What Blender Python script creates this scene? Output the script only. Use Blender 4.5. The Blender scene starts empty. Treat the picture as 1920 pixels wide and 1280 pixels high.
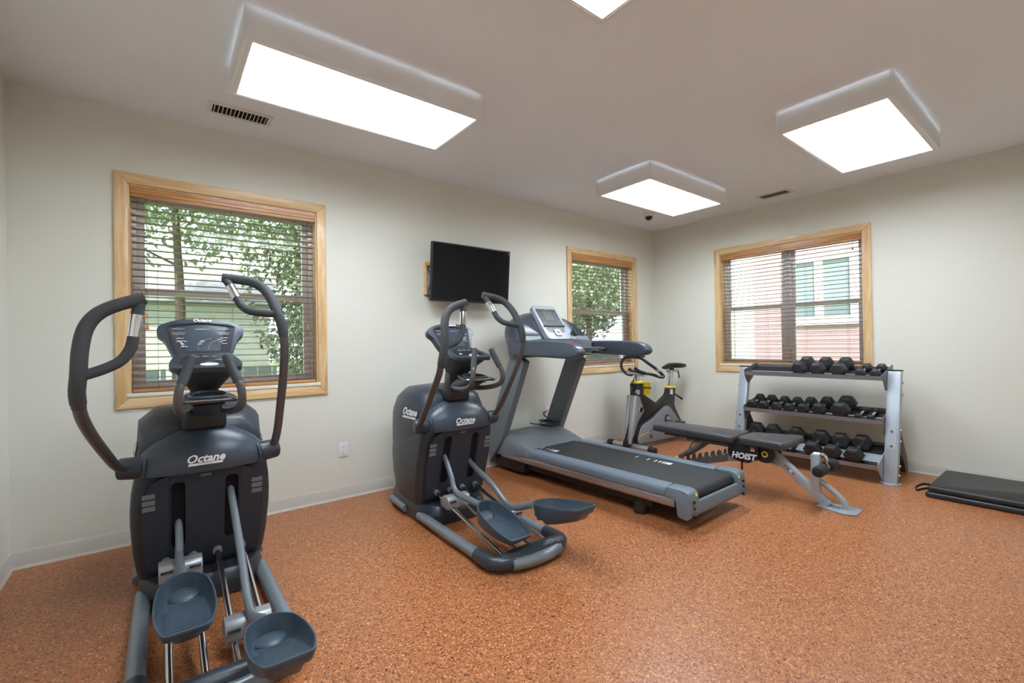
import bpy, bmesh, math, random
from mathutils import Vector, Matrix, Euler
random.seed(7)
sc = bpy.context.scene
COL = sc.collection
PI = math.pi
R = math.radians

# ------------------------------------------------------------------ room numbers (metres)
CAM_H = 1.2226          # camera height
H = 2.74                # ceiling height
YA = 3.747              # long wall with the television
XB = 5.430              # right-hand wall
XL = -0.657             # left-hand wall
YF = -0.7               # wall behind the photographer

# ------------------------------------------------------------------ camera
F_PX, YAW, PIT, ROL = 854.418, 0.66252, 0.00519, -0.01514
cam_d = bpy.data.cameras.new('camera'); cam = bpy.data.objects.new('camera', cam_d); COL.objects.link(cam)
cam_d.sensor_width = 36.0; cam_d.lens = F_PX / 1920 * 36.0; cam_d.clip_start = 0.02; cam_d.clip_end = 300
fw = Vector((math.sin(YAW)*math.cos(PIT), math.cos(YAW)*math.cos(PIT), math.sin(PIT)))
r0 = Vector((math.cos(YAW), -math.sin(YAW), 0)); u0 = r0.cross(fw)
rr = r0*math.cos(ROL) + u0*math.sin(ROL); uu = -r0*math.sin(ROL) + u0*math.cos(ROL)
m = Matrix((( rr.x, uu.x, -fw.x, 0), (rr.y, uu.y, -fw.y, 0), (rr.z, uu.z, -fw.z, CAM_H), (0, 0, 0, 1)))
cam.matrix_world = m
sc.camera = cam

# ------------------------------------------------------------------ world, sun, exposure
w = bpy.data.worlds.new('sky'); sc.world = w; w.use_nodes = True
wn = w.node_tree.nodes; wl = w.node_tree.links
bg = wn['Background']; bg.inputs['Color'].default_value = (0.80, 0.90, 1.0, 1); bg.inputs['Strength'].default_value = 3.6
sun_d = bpy.data.lights.new('sun', 'SUN'); sun = bpy.data.objects.new('sun', sun_d); COL.objects.link(sun)
sun_d.energy = 9.0; sun_d.angle = R(2); sun_d.color = (1.0, 0.95, 0.86)
sun.rotation_euler = Vector((0.55, 0.45, -0.75)).to_track_quat('-Z', 'Y').to_euler()
LAMP = 18.5             # emission of the ceiling lamps' diffusers
vs = sc.view_settings
vs.view_transform = 'Standard'; vs.look = 'None'; vs.exposure = 0.12; vs.gamma = 1.0; vs.use_curve_mapping = False

# ------------------------------------------------------------------ materials
MATS = {}
def mat(name, col, rough=0.5, metal=0.0, bump=0.0, bscale=200.0, var=0.0, vscale=8.0, coat=0.0, emis=None, trans=0.0, spec=0.5):
    if name in MATS: return MATS[name]
    m = bpy.data.materials.new(name); m.use_nodes = True
    nt = m.node_tree; b = nt.nodes['Principled BSDF']
    b.inputs['Base Color'].default_value = (*col, 1); b.inputs['Roughness'].default_value = rough
    b.inputs['Metallic'].default_value = metal; b.inputs['Coat Weight'].default_value = coat
    b.inputs['Specular IOR Level'].default_value = spec
    b.inputs['Transmission Weight'].default_value = trans
    if emis:
        b.inputs['Emission Color'].default_value = (*col, 1); b.inputs['Emission Strength'].default_value = emis
    tc = nt.nodes.new('ShaderNodeTexCoord')
    if bump:
        n = nt.nodes.new('ShaderNodeTexNoise'); n.inputs['Scale'].default_value = bscale; n.inputs['Detail'].default_value = 2
        bp = nt.nodes.new('ShaderNodeBump'); bp.inputs['Strength'].default_value = bump; bp.inputs['Distance'].default_value = 0.002
        nt.links.new(tc.outputs['Object'], n.inputs['Vector']); nt.links.new(n.outputs['Fac'], bp.inputs['Height'])
        nt.links.new(bp.outputs['Normal'], b.inputs['Normal'])
    if var:
        n = nt.nodes.new('ShaderNodeTexNoise'); n.inputs['Scale'].default_value = vscale; n.inputs['Detail'].default_value = 4
        mx = nt.nodes.new('ShaderNodeMix'); mx.data_type = 'RGBA'
        mx.inputs['A'].default_value = (*[c*(1-var) for c in col], 1); mx.inputs['B'].default_value = (*[min(1, c*(1+var)) for c in col], 1)
        nt.links.new(tc.outputs['Object'], n.inputs['Vector']); nt.links.new(n.outputs['Fac'], mx.inputs['Factor'])
        nt.links.new(mx.outputs['Result'], b.inputs['Base Color'])
    MATS[name] = m
    return m

def wood(name, c1, c2, axis, rough=0.35, coat=0.15, knots=True):
    m = bpy.data.materials.new(name); m.use_nodes = True; nt = m.node_tree; b = nt.nodes['Principled BSDF']
    b.inputs['Roughness'].default_value = rough; b.inputs['Coat Weight'].default_value = coat
    tc = nt.nodes.new('ShaderNodeTexCoord'); mp = nt.nodes.new('ShaderNodeMapping')
    s = [14, 14, 14]; s['xyz'.index(axis)] = 1.4
    mp.inputs['Scale'].default_value = s
    n = nt.nodes.new('ShaderNodeTexNoise'); n.inputs['Scale'].default_value = 2.2; n.inputs['Detail'].default_value = 6; n.inputs['Distortion'].default_value = 0.8
    cr = nt.nodes.new('ShaderNodeValToRGB'); e = cr.color_ramp.elements
    e[0].position = 0.3; e[0].color = (*c1, 1); e[1].position = 0.72; e[1].color = (*c2, 1)
    nt.links.new(tc.outputs['Object'], mp.inputs['Vector']); nt.links.new(mp.outputs['Vector'], n.inputs['Vector'])
    nt.links.new(n.outputs['Fac'], cr.inputs['Fac']); nt.links.new(cr.outputs['Color'], b.inputs['Base Color'])
    MATS[name] = m
    return m

def floor_material():
    m = bpy.data.materials.new('speckled_rubber'); m.use_nodes = True; nt = m.node_tree; b = nt.nodes['Principled BSDF']
    tc = nt.nodes.new('ShaderNodeTexCoord')
    wp = nt.nodes.new('ShaderNodeTexNoise'); wp.inputs['Scale'].default_value = 55; wp.inputs['Detail'].default_value = 2
    vm = nt.nodes.new('ShaderNodeVectorMath'); vm.operation = 'SCALE'; vm.inputs['Scale'].default_value = 0.03
    va = nt.nodes.new('ShaderNodeVectorMath'); va.operation = 'ADD'
    nt.links.new(tc.outputs['Object'], wp.inputs['Vector']); nt.links.new(wp.outputs['Color'], vm.inputs[0])
    nt.links.new(vm.outputs['Vector'], va.inputs[0]); nt.links.new(tc.outputs['Object'], va.inputs[1])
    v = nt.nodes.new('ShaderNodeTexVoronoi'); v.inputs['Scale'].default_value = 210
    nt.links.new(va.outputs['Vector'], v.inputs['Vector'])
    sep = nt.nodes.new('ShaderNodeSeparateColor'); nt.links.new(v.outputs['Color'], sep.inputs['Color'])
    cr = nt.nodes.new('ShaderNodeValToRGB'); cr.color_ramp.interpolation = 'CONSTANT'; e = cr.color_ramp.elements
    cols = [(0.0, (0.11, 0.034, 0.014)), (0.10, (0.29, 0.095, 0.034)), (0.38, (0.385, 0.132, 0.047)), (0.66, (0.475, 0.178, 0.065)), (0.90, (0.64, 0.32, 0.145))]
    e[0].position = 0; e[0].color = (*cols[0][1], 1); e[1].position = cols[1][0]; e[1].color = (*cols[1][1], 1)
    for p, c in cols[2:]:
        x = e.new(p); x.color = (*c, 1)
    nt.links.new(sep.outputs['Red'], cr.inputs['Fac']); nt.links.new(cr.outputs['Color'], b.inputs['Base Color'])
    bp = nt.nodes.new('ShaderNodeBump'); bp.inputs['Strength'].default_value = 0.15; bp.inputs['Distance'].default_value = 0.001
    nt.links.new(sep.outputs['Green'], bp.inputs['Height']); nt.links.new(bp.outputs['Normal'], b.inputs['Normal'])
    b.inputs['Roughness'].default_value = 0.36; b.inputs['Specular IOR Level'].default_value = 0.5
    return m

M_WALL = mat('wall_paint', (0.76, 0.745, 0.665), 0.62, bump=0.25, bscale=160)
M_CEIL = mat('ceiling_paint', (0.88, 0.905, 0.94), 0.8, bump=0.2, bscale=120)
M_BASE = mat('cove_base_vinyl', (0.56, 0.525, 0.475), 0.42)
M_FLOOR = floor_material()
M_WHITE = mat('white_enamel', (0.80, 0.79, 0.77), 0.4)
M_VINYL = mat('white_window_vinyl', (0.82, 0.82, 0.84), 0.35)
M_PINE = {a: wood('pine_'+a, (0.62, 0.36, 0.15), (0.82, 0.60, 0.34), a) for a in 'xyz'}
M_VAL = {a: wood('oak_stain_'+a, (0.40, 0.16, 0.05), (0.62, 0.30, 0.10), a) for a in 'xy'}
M_SLAT = {a: wood('slat_wood_'+a, (0.22, 0.115, 0.075), (0.33, 0.18, 0.115), a, 0.45, 0.05) for a in 'xy'}
M_SILL = mat('pale_sill_stone', (0.78, 0.74, 0.66), 0.3)
M_CORD = mat('brown_cord', (0.12, 0.07, 0.05), 0.8)
M_BLACK = mat('black_plastic', (0.012, 0.012, 0.013), 0.45)
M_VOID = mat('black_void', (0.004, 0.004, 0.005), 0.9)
M_CHROME = mat('chrome', (0.75, 0.75, 0.77), 0.12, 1.0)
M_STEELB = mat('bright_steel', (0.62, 0.60, 0.55), 0.25, 1.0)
M_PRINT = mat('white_print', (0.85, 0.85, 0.85), 0.5)

# ------------------------------------------------------------------ mesh helpers
def spline(pts, n=6):
    """Catmull-Rom through the points."""
    P = [Vector(p) for p in pts]
    if len(P) < 3: return P
    out = []
    for i in range(len(P)-1):
        a = P[i-1] if i > 0 else P[0]*2 - P[1]
        b, c = P[i], P[i+1]
        d = P[i+2] if i+2 < len(P) else P[-1]*2 - P[-2]
        for k in range(n):
            t = k/n
            out.append(0.5*((2*b) + (c-a)*t + (2*a-5*b+4*c-d)*t*t + (3*b-a-3*c+d)*t**3))
    out.append(P[-1])
    return out

def rpoly(pts, r, n=4):
    """2D polygon with its corners rounded (r: number or list)."""
    out = []; N = len(pts)
    for i in range(N):
        p = Vector(pts[i]); a = Vector(pts[i-1]); b = Vector(pts[(i+1) % N])
        rad = r[i] if isinstance(r, (list, tuple)) else r
        da, db = a-p, b-p
        t = min(rad, da.length*0.48, db.length*0.48)
        if rad <= 1e-6: out.append((p.x, p.y)); continue
        s, e = p+da.normalized()*t, p+db.normalized()*t
        for k in range(n+1):
            q = k/n
            v = s*(1-q)**2 + p*2*q*(1-q) + e*q*q
            out.append((v.x, v.y))
    return out

class MB:
    def __init__(s): s.v = []; s.f = []
    def add(s, vs_, fs):
        o = len(s.v); s.v += [tuple(v) for v in vs_]; s.f += [tuple(i+o for i in f) for f in fs]; return s
    def box(s, x0, x1, y0, y1, z0, z1):
        v = [(x, y, z) for x in (x0, x1) for y in (y0, y1) for z in (z0, z1)]
        return s.add(v, [(0,1,3,2),(4,6,7,5),(0,4,5,1),(2,3,7,6),(0,2,6,4),(1,5,7,3)])
    def obox(s, c, size, rot=(0,0,0)):
        M = Euler(rot).to_matrix(); c = Vector(c); h_ = [d/2 for d in size]
        v = [c + M @ Vector((x, y, z)) for x in (-h_[0], h_[0]) for y in (-h_[1], h_[1]) for z in (-h_[2], h_[2])]
        return s.add(v, [(0,1,3,2),(4,6,7,5),(0,4,5,1),(2,3,7,6),(0,2,6,4),(1,5,7,3)])
    def beam(s, p0, p1, w_, h_, up=(0,0,1)):
        p0, p1 = Vector(p0), Vector(p1); d = (p1-p0).normalized(); a = d.cross(Vector(up)).normalized(); b = a.cross(d)
        v = [p + a*(sx*w_/2) + b*(sy*h_/2) for p in (p0, p1) for sx, sy in ((-1,-1),(1,-1),(1,1),(-1,1))]
        return s.add(v, [(0,1,2,3),(7,6,5,4),(0,4,5,1),(1,5,6,2),(2,6,7,3),(3,7,4,0)])
    def tube(s, pts, r, n=10, flat=1.0, up=None, caps=True, closed=False):
        P = [Vector(p) for p in pts]; N = len(P); o = []
        T = []
        for i in range(N):
            if closed: t = P[(i+1) % N]-P[i-1]
            else: t = P[min(i+1, N-1)]-P[max(i-1, 0)]
            T.append(t.normalized())
        a = Vector(up) if up else (Vector((0,0,1)) if abs(T[0].z) < 0.9 else Vector((1,0,0)))
        a = (a - T[0]*a.dot(T[0])).normalized()
        vs_ = []
        for i in range(N):
            a = (a - T[i]*a.dot(T[i])).normalized(); b = T[i].cross(a)
            rad = r[i] if isinstance(r, (list, tuple)) else r
            for k in range(n):
                th = 2*PI*k/n
                vs_.append(P[i] + b*(math.cos(th)*rad*flat) + a*(math.sin(th)*rad))
        fs = []
        for i in range(N if closed else N-1):
            for k in range(n):
                k2 = (k+1) % n; i2 = (i+1) % N
                fs.append((i*n+k, i*n+k2, i2*n+k2, i2*n+k))
        if caps and not closed:
            fs.append(tuple(range(n-1, -1, -1))); fs.append(tuple((N-1)*n+k for k in range(n)))
        return s.add(vs_, fs)
    def cyl(s, p0, p1, r, r1=None, n=16):
        return s.tube([p0, p1], [r, r if r1 is None else r1], n)
    def prism(s, poly, axis, a, b):
        """extrude a 2D polygon: axis 'x' -> poly is (y,z); 'y' -> (x,z); 'z' -> (x,y)"""
        def P(q, t): return {'x': (t, q[0], q[1]), 'y': (q[0], t, q[1]), 'z': (q[0], q[1], t)}[axis]
        n = len(poly); v = [P(q, a) for q in poly] + [P(q, b) for q in poly]
        return s.add(v, [tuple(range(n)), tuple(range(2*n-1, n-1, -1))] + [(i, i+n, (i+1) % n+n, (i+1) % n) for i in range(n)])
    def loft(s, rings, caps=True):
        n = len(rings[0]); v = [p for r_ in rings for p in r_]; f = []
        for i in range(len(rings)-1):
            for k in range(n):
                k2 = (k+1) % n
                f.append((i*n+k, i*n+k2, (i+1)*n+k2, (i+1)*n+k))
        if caps:
            f.append(tuple(range(n-1, -1, -1))); f.append(tuple((len(rings)-1)*n+k for k in range(n)))
        return s.add(v, f)
    def lathe(s, prof, c=(0,0,0), axis='z', n=20):
        """profile of (radius, height) turned about an axis through c"""
        c = Vector(c); rings = []
        for r_, h_ in prof:
            ring = []
            for k in range(n):
                t = 2*PI*k/n; a, b = r_*math.cos(t), r_*math.sin(t)
                ring.append(c + Vector({'z': (a, b, h_), 'x': (h_, a, b), 'y': (b, h_, a)}[axis]))
            rings.append(ring)
        return s.loft(rings)
    def plate(s, outer, holes, fmap, t):
        """flat plate with holes; fmap(u, v, d) -> point, thickness t"""
        bm = bmesh.new()
        for loop in [outer]+holes:
            vv = [bm.verts.new((p[0], p[1], 0)) for p in loop]
            for i in range(len(vv)): bm.edges.new((vv[i], vv[(i+1) % len(vv)]))
        bmesh.ops.triangle_fill(bm, use_beauty=True, use_dissolve=False, edges=bm.edges[:], normal=(0,0,1))
        bm.verts.index_update()
        base = [(v.co.x, v.co.y) for v in bm.verts]; tri = [tuple(v.index for v in f.verts) for f in bm.faces]
        n = len(base); v = [fmap(u, w_, 0) for u, w_ in base] + [fmap(u, w_, t) for u, w_ in base]
        f = tri + [tuple(i+n for i in reversed(q)) for q in tri]
        for e in bm.edges:
            if len(e.link_faces) == 1:
                a, b = e.verts[0].index, e.verts[1].index
                f.append((a, b, b+n, a+n))
        bm.free()
        return s.add(v, f)
    def xf(s, M):
        s.v = [tuple(M @ Vector(v)) for v in s.v]; return s
    def build(s, name, material, parent=None, bevel=0.0, seg=2, smooth=35, sub=0, ang=25):
        me = bpy.data.meshes.new(name)
        bm = bmesh.new()
        vv = [bm.verts.new(v) for v in s.v]
        for f in s.f:
            try: bm.faces.new([vv[i] for i in f])
            except ValueError: pass
        bmesh.ops.recalc_face_normals(bm, faces=bm.faces[:])
        if bevel:
            es = [e for e in bm.edges if len(e.link_faces) == 2 and e.calc_face_angle(0) > R(ang)]
            bmesh.ops.bevel(bm, geom=es, offset=bevel, segments=seg, affect='EDGES', profile=0.5, clamp_overlap=True)
        bm.to_mesh(me); bm.free()
        me.materials.append(material)
        if smooth:
            for p in me.polygons: p.use_smooth = True
            me.set_sharp_from_angle(angle=R(smooth))
        o = bpy.data.objects.new(name, me); COL.objects.link(o)
        if parent: o.parent = parent
        if sub:
            md = o.modifiers.new('round', 'SUBSURF'); md.levels = sub; md.render_levels = sub
        return o

def tag(o, label, cat, group=None, kind=None):
    o['label'] = label; o['category'] = cat
    if group: o['group'] = group
    if kind: o['kind'] = kind
    return o
def struct(o): o['kind'] = 'structure'; return o
def thing(name, label, cat, loc=(0,0,0), rz=0, group=None):
    o = bpy.data.objects.new(name, None); COL.objects.link(o); o.empty_display_size = 0.1
    o.location = loc; o.rotation_euler = (0, 0, R(rz))
    return tag(o, label, cat, group)
def copy_tree(o, parent=None):
    c = o.copy(); COL.objects.link(c); c.parent = parent
    for ch in o.children: copy_tree(ch, c)
    return c
def lettering(name, text, size, M, material, parent, shear=0.0, depth=0.0006, bold=0.0, align='CENTER'):
    """flat printed or raised text as a mesh, placed by matrix M (x = reading direction, y = up)"""
    cu = bpy.data.curves.new(name, 'FONT'); cu.body = text; cu.size = size; cu.shear = shear; cu.extrude = depth
    cu.offset = bold; cu.align_x = align; cu.align_y = 'CENTER'; cu.resolution_u = 2
    t = bpy.data.objects.new(name, cu); COL.objects.link(t)
    dg = bpy.context.evaluated_depsgraph_get(); me = bpy.data.meshes.new_from_object(t.evaluated_get(dg))
    bpy.data.objects.remove(t); bpy.data.curves.remove(cu)
    me.name = name; me.transform(M); me.materials.clear(); me.materials.append(material)
    o = bpy.data.objects.new(name, me); COL.objects.link(o); o.parent = parent
    return o
def frame(o, x, y):
    """matrix with origin o, x and y directions"""
    x = Vector(x).normalized(); z = x.cross(Vector(y)).normalized(); y = z.cross(x)
    return Matrix(((x.x, y.x, z.x, o[0]), (x.y, y.y, z.y, o[1]), (x.z, y.z, z.z, o[2]), (0,0,0,1)))

# ================================================================== THE ROOM
WT = 0.16               # wall thickness
W1 = (-0.140, 1.000, 0.915, 2.277)      # opening: along the wall from, to, bottom, top
W2 = (3.800, 4.960, 0.915, 2.277)
W3 = (1.382, 2.816, 0.915, 2.277)

def wall_with_holes(mb, a0, a1, holes, P):
    def bx(u0, u1, z0, z1):
        p, q = P(u0, 0), P(u1, WT)
        mb.box(min(p[0], q[0]), max(p[0], q[0]), min(p[1], q[1]), max(p[1], q[1]), z0, z1)
    cur = a0
    for (u0, u1, z0, z1) in holes:
        bx(cur, u0, 0, H); bx(u0, u1, 0, z0); bx(u0, u1, z1, H); cur = u1
    bx(cur, a1, 0, H)
PA = lambda u, w_: (u, YA+w_)
PB = lambda u, w_: (XB+w_, u)
mb = MB(); mb.box(XL-WT, XB+WT, YF-WT, YA+WT, -0.1, 0.0); struct(mb.build('floor', M_FLOOR, smooth=0))
mb = MB(); mb.box(XL-WT, XB+WT, YF-WT, YA+WT, H, H+0.2); struct(mb.build('ceiling', M_CEIL, smooth=0))
mb = MB(); wall_with_holes(mb, XL-WT, XB+WT, [W1, W2], PA); struct(mb.build('wall_back', M_WALL, smooth=0))
mb = MB(); wall_with_holes(mb, YF-WT, YA, [W3], PB); struct(mb.build('wall_right', M_WALL, smooth=0))
mb = MB(); mb.box(XL-WT, XL, YF-WT, YA, 0, H); struct(mb.build('wall_left', M_WALL, smooth=0))
mb = MB(); mb.box(XL, XB, YF-WT, YF, 0, H); struct(mb.build('wall_front', M_WALL, smooth=0))
# vinyl cove base with a curved toe
prof = [(0, 0), (0.017, 0), (0.016, 0.004), (0.010, 0.010), (0.006, 0.02), (0.005, 0.090), (0.003, 0.093), (0, 0.093)]
mb = MB(); mb.prism([(YA-d, z) for d, z in prof], 'x', XL, XB); struct(mb.build('baseboard_back', M_BASE, smooth=50))
mb = MB(); mb.prism([(XB-d, z) for d, z in prof], 'y', YF, YA); struct(mb.build('baseboard_right', M_BASE, smooth=50))
mb = MB(); mb.prism([(XL+d, z) for d, z in prof], 'y', YF, YA); struct(mb.build('baseboard_left', M_BASE, smooth=50))

# ------------------------------------------------------------------ windows
def glass_material():
    m = bpy.data.materials.new('window_glass'); m.use_nodes = True; nt = m.node_tree
    out = nt.nodes['Material Output']; nt.nodes.remove(nt.nodes['Principled BSDF'])
    tr = nt.nodes.new('ShaderNodeBsdfTransparent'); gl = nt.nodes.new('ShaderNodeBsdfGlossy'); gl.inputs['Roughness'].default_value = 0.02
    tr.inputs['Color'].default_value = (0.93, 0.97, 0.96, 1)
    mx = nt.nodes.new('ShaderNodeMixShader'); lw = nt.nodes.new('ShaderNodeLayerWeight'); pw = nt.nodes.new('ShaderNodeMath'); pw.operation = 'POWER'; pw.inputs[1].default_value = 5.0
    ma = nt.nodes.new('ShaderNodeMath'); ma.operation = 'MULTIPLY_ADD'; ma.inputs[1].default_value = 0.9; ma.inputs[2].default_value = 0.035
    nt.links.new(lw.outputs['Facing'], pw.inputs[0]); nt.links.new(pw.outputs[0], ma.inputs[0]); nt.links.new(ma.outputs[0], mx.inputs['Fac']); nt.links.new(tr.outputs[0], mx.inputs[1]); nt.links.new(gl.outputs[0], mx.inputs[2])
    nt.links.new(mx.outputs[0], out.inputs['Surface'])
    return m
M_GLASS = glass_material()
def screen_material():
    m = bpy.data.materials.new('insect_screen'); m.use_nodes = True; nt = m.node_tree
    out = nt.nodes['Material Output']; b = nt.nodes['Principled BSDF']
    b.inputs['Base Color'].default_value = (0.05, 0.055, 0.06, 1); b.inputs['Roughness'].default_value = 0.8
    tr = nt.nodes.new('ShaderNodeBsdfTransparent'); mx = nt.nodes.new('ShaderNodeMixShader'); mx.inputs['Fac'].default_value = 0.20
    nt.links.new(tr.outputs[0], mx.inputs[1]); nt.links.new(b.outputs[0], mx.inputs[2]); nt.links.new(mx.outputs[0], out.inputs['Surface'])
    return m
M_SCREEN = screen_material()

def make_window(name, op, side, units, fwd=0.028, sw=0.042, gap=0.0):
    u0, u1, z0, z1 = op
    ax = 'x' if side == 'A' else 'y'
    P3 = (lambda u, w_, z: (u, YA+w_, z)) if side == 'A' else (lambda u, w_, z: (XB+w_, u, z))
    def bx(mb, a, b, w0, w1, c, d):
        p, q = P3(a, w0, c), P3(b, w1, d)
        return mb.box(min(p[0], q[0]), max(p[0], q[0]), min(p[1], q[1]), max(p[1], q[1]), min(c, d), max(c, d))
    # reveal lining in pine = the window object itself
    mb = MB(); t = 0.014; D = 0.10
    bx(mb, u0, u0+t, -0.001, D, z0, z1); bx(mb, u1-t, u1, -0.001, D, z0, z1); bx(mb, u0+t, u1-t, -0.001, D, z1-t, z1); bx(mb, u0+t, u1-t, -0.001, D, z0, z0+t)
    root = struct(mb.build(name, M_PINE['z'], smooth=0))
    # mitred casing, four boards
    cw = 0.063; ct = 0.017
    corners_o = [(u0-cw, z0-cw), (u1+cw, z0-cw), (u1+cw, z1+cw), (u0-cw, z1+cw)]
    rv = 0.005
    corners_i = [(u0+rv, z0+rv), (u1-rv, z0+rv), (u1-rv, z1-rv), (u0+rv, z1-rv)]
    for i in range(4):
        j = (i+1) % 4; mb = MB(); q = [corners_o[i], corners_o[j], corners_i[j], corners_i[i]]
        # tiny gap at the mitres
        v = [P3(a, -ct, b) for a, b in q] + [P3(a, 0.0, b) for a, b in q]
        mb.add(v, [(0,1,2,3), (7,6,5,4)] + [(k, k+4, (k+1) % 4+4, (k+1) % 4) for k in range(4)])
        mb.build('casing', M_PINE[ax if i in (0, 2) else 'z'], root, bevel=0.003, seg=2)
    # pale stool lying on the lower casing
    mb = MB(); bx(mb, u0-0.008, u1+0.008, -0.022, 0.085, z0+0.006, z0+0.030); mb.build('sill', M_SILL, root, bevel=0.003)
    # vinyl frame and double-hung sashes
    fz0, fz1 = z0+0.030, z1-t
    n = units; a0, a1 = u0+t, u1-t
    wdt = (a1-a0-gap*(n-1))/n
    for k in range(n):
        p, q = a0+k*(wdt+gap), a0+k*(wdt+gap)+wdt
        mb = MB()
        for (aa, bb, cc, dd) in ((p, p+fwd, fz0, fz1), (q-fwd, q, fz0, fz1), (p+fwd, q-fwd, fz1-fwd, fz1), (p+fwd, q-fwd, fz0, fz0+fwd)):
            bx(mb, aa, bb, D-0.005, D+0.055, cc, dd)
        mb.build('window_frame', M_VINYL, root, bevel=0.003)
        zm = (fz0+fz1)/2+0.0
        for (s0, s1, w0) in ((fz0+fwd, zm+0.022, D+0.0), (zm-0.022, fz1-fwd, D+0.028)):
            pp, qq = p+fwd, q-fwd; mb = MB()
            for (aa, bb, cc, dd) in ((pp, pp+sw, s0, s1), (qq-sw, qq, s0, s1), (pp+sw, qq-sw, s1-sw, s1), (pp+sw, qq-sw, s0, s0+sw)):
                bx(mb, aa, bb, w0, w0+0.026, cc, dd)
            sash = mb.build('sash', M_VINYL, root, bevel=0.003)
            mb = MB(); bx(mb, pp+sw-0.004, qq-sw+0.004, w0+0.011, w0+0.015, s0+sw-0.004, s1-sw+0.004); mb.build('pane', M_GLASS, sash, smooth=0)
        mb = MB(); bx(mb, p+fwd, q-fwd, D+0.036, D+0.0365, fz0+fwd, zm); mb.build('insect_screen', M_SCREEN, root, smooth=0)
    if n == 2:
        mb = MB(); bx(mb, a0+wdt, a0+wdt+gap, D-0.012, D+0.055, fz0, fz1); mb.build('mullion', M_VINYL, root, bevel=0.003)
    return root

def make_blind(op, side, label, wand_u):
    u0, u1, z0, z1 = op; u0 += 0.016; u1 -= 0.016
    ax = 'x' if side == 'A' else 'y'
    P3 = (lambda u, w_, z: (u, YA+w_, z)) if side == 'A' else (lambda u, w_, z: (XB+w_, u, z))
    base = P3((u0+u1)/2, 0.035, z0+0.03)
    root = thing('venetian_blind', label, 'blind', base)
    inv = Matrix.Translation(-Vector(base))
    def bx(mb, a, b, w0, w1, c, d):
        p, q = P3(a, w0, c), P3(b, w1, d)
        return mb.box(min(p[0], q[0]), max(p[0], q[0]), min(p[1], q[1]), max(p[1], q[1]), c, d)
    # valance with a moulded face
    prof = [(-0.002, 2.196), (-0.002, 2.214), (-0.006, 2.219), (-0.006, 2.236), (-0.002, 2.242), (-0.002, 2.262), (0.010, 2.266), (0.014, 2.266), (0.014, 2.196)]
    mb = MB()
    rings = [[P3(u, w_, z) for w_, z in prof] for u in (u0, u1)]
    mb.loft(rings); mb.xf(inv).build('valance', M_VAL[ax], root, smooth=20)
    mb = MB(); bx(mb, u0+0.004, u1-0.004, 0.016, 0.062, 2.222, 2.262); mb.xf(inv).build('headrail', M_VAL[ax], root, smooth=0)
    # slats
    pitch = 0.0435; zb = z0+0.062; nsl = int((2.20-zb)/pitch)
    s0 = None
    for i in range(nsl):
        z = zb+0.02+i*pitch
        if s0 is None:
            mb = MB(); t = 0.0014; W = 0.025; c = 0.039
            pr = [(-W, -0.0012), (-W*0.5, 0.0010), (0, 0.0018), (W*0.5, 0.0010), (W, -0.0012)]
            ring = [(c+a, b+t) for a, b in pr] + [(c+a, b-t) for a, b in reversed(pr)]
            mb.loft([[P3(u, w_, zz) for w_, zz in ring] for u in (u0+0.006, u1-0.006)])
            mb.xf(inv); s0 = mb.build('slat', M_SLAT[ax], root, smooth=30); s0.location = (0, 0, z); o = s0
        else:
            o = s0.copy(); COL.objects.link(o); o.parent = root; o.location = (0, 0, z)
    mb = MB(); bx(mb, u0+0.004, u1-0.004, 0.016, 0.062, z0+0.034, z0+0.054); mb.xf(inv).build('bottom_rail', M_VAL[ax], root, bevel=0.003)
    # ladder cords
    L = u1-u0
    for fu in ((0.12, 0.5, 0.88) if L < 1.3 else (0.09, 0.36, 0.64, 0.91)):
        mb = MB(); u = u0+L*fu
        for w_ in (0.0125, 0.0655): mb.tube([P3(u, w_, z0+0.05), P3(u, w_, 2.225)], 0.0010, 5)
        mb.xf(inv).build('ladder_cord', M_CORD, root, smooth=0)
    # lift cords with wooden tassels
    for uu_, ln in wand_u:
        mb = MB(); mb.tube([P3(uu_, 0.006, 2.2), P3(uu_, 0.004, ln+0.03)], 0.0012, 5)
        c = mb.xf(inv).build('pull_cord', M_CORD, root, smooth=0)
        mb = MB(); mb.lathe([(0.002, 0.034), (0.006, 0.030), (0.008, 0.012), (0.011, 0.0), (0.004, -0.001)], P3(uu_, 0.004, ln), n=10)
        mb.xf(inv).build('tassel', M_VAL[ax], c)
    return root

make_window('window_1', W1, 'A', 1)
make_window('window_2', W2, 'A', 1)
make_window('window_3', W3, 'B', 2, 0.022, 0.036, 0.025)
make_blind(W1, 'A', 'wooden slatted blind in the window behind the elliptical trainer by the side wall', [(-0.055, 1.42), (-0.045, 1.35), (0.925, 2.03), (0.925, 1.36)])
make_blind(W2, 'A', 'wooden slatted blind in the window behind the treadmill console', [(4.86, 2.1), (4.87, 1.45)])
make_blind(W3, 'B', 'wide wooden slatted blind in the window above the dumbbell rack', [(1.47, 2.10), (2.73, 1.42)])

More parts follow.
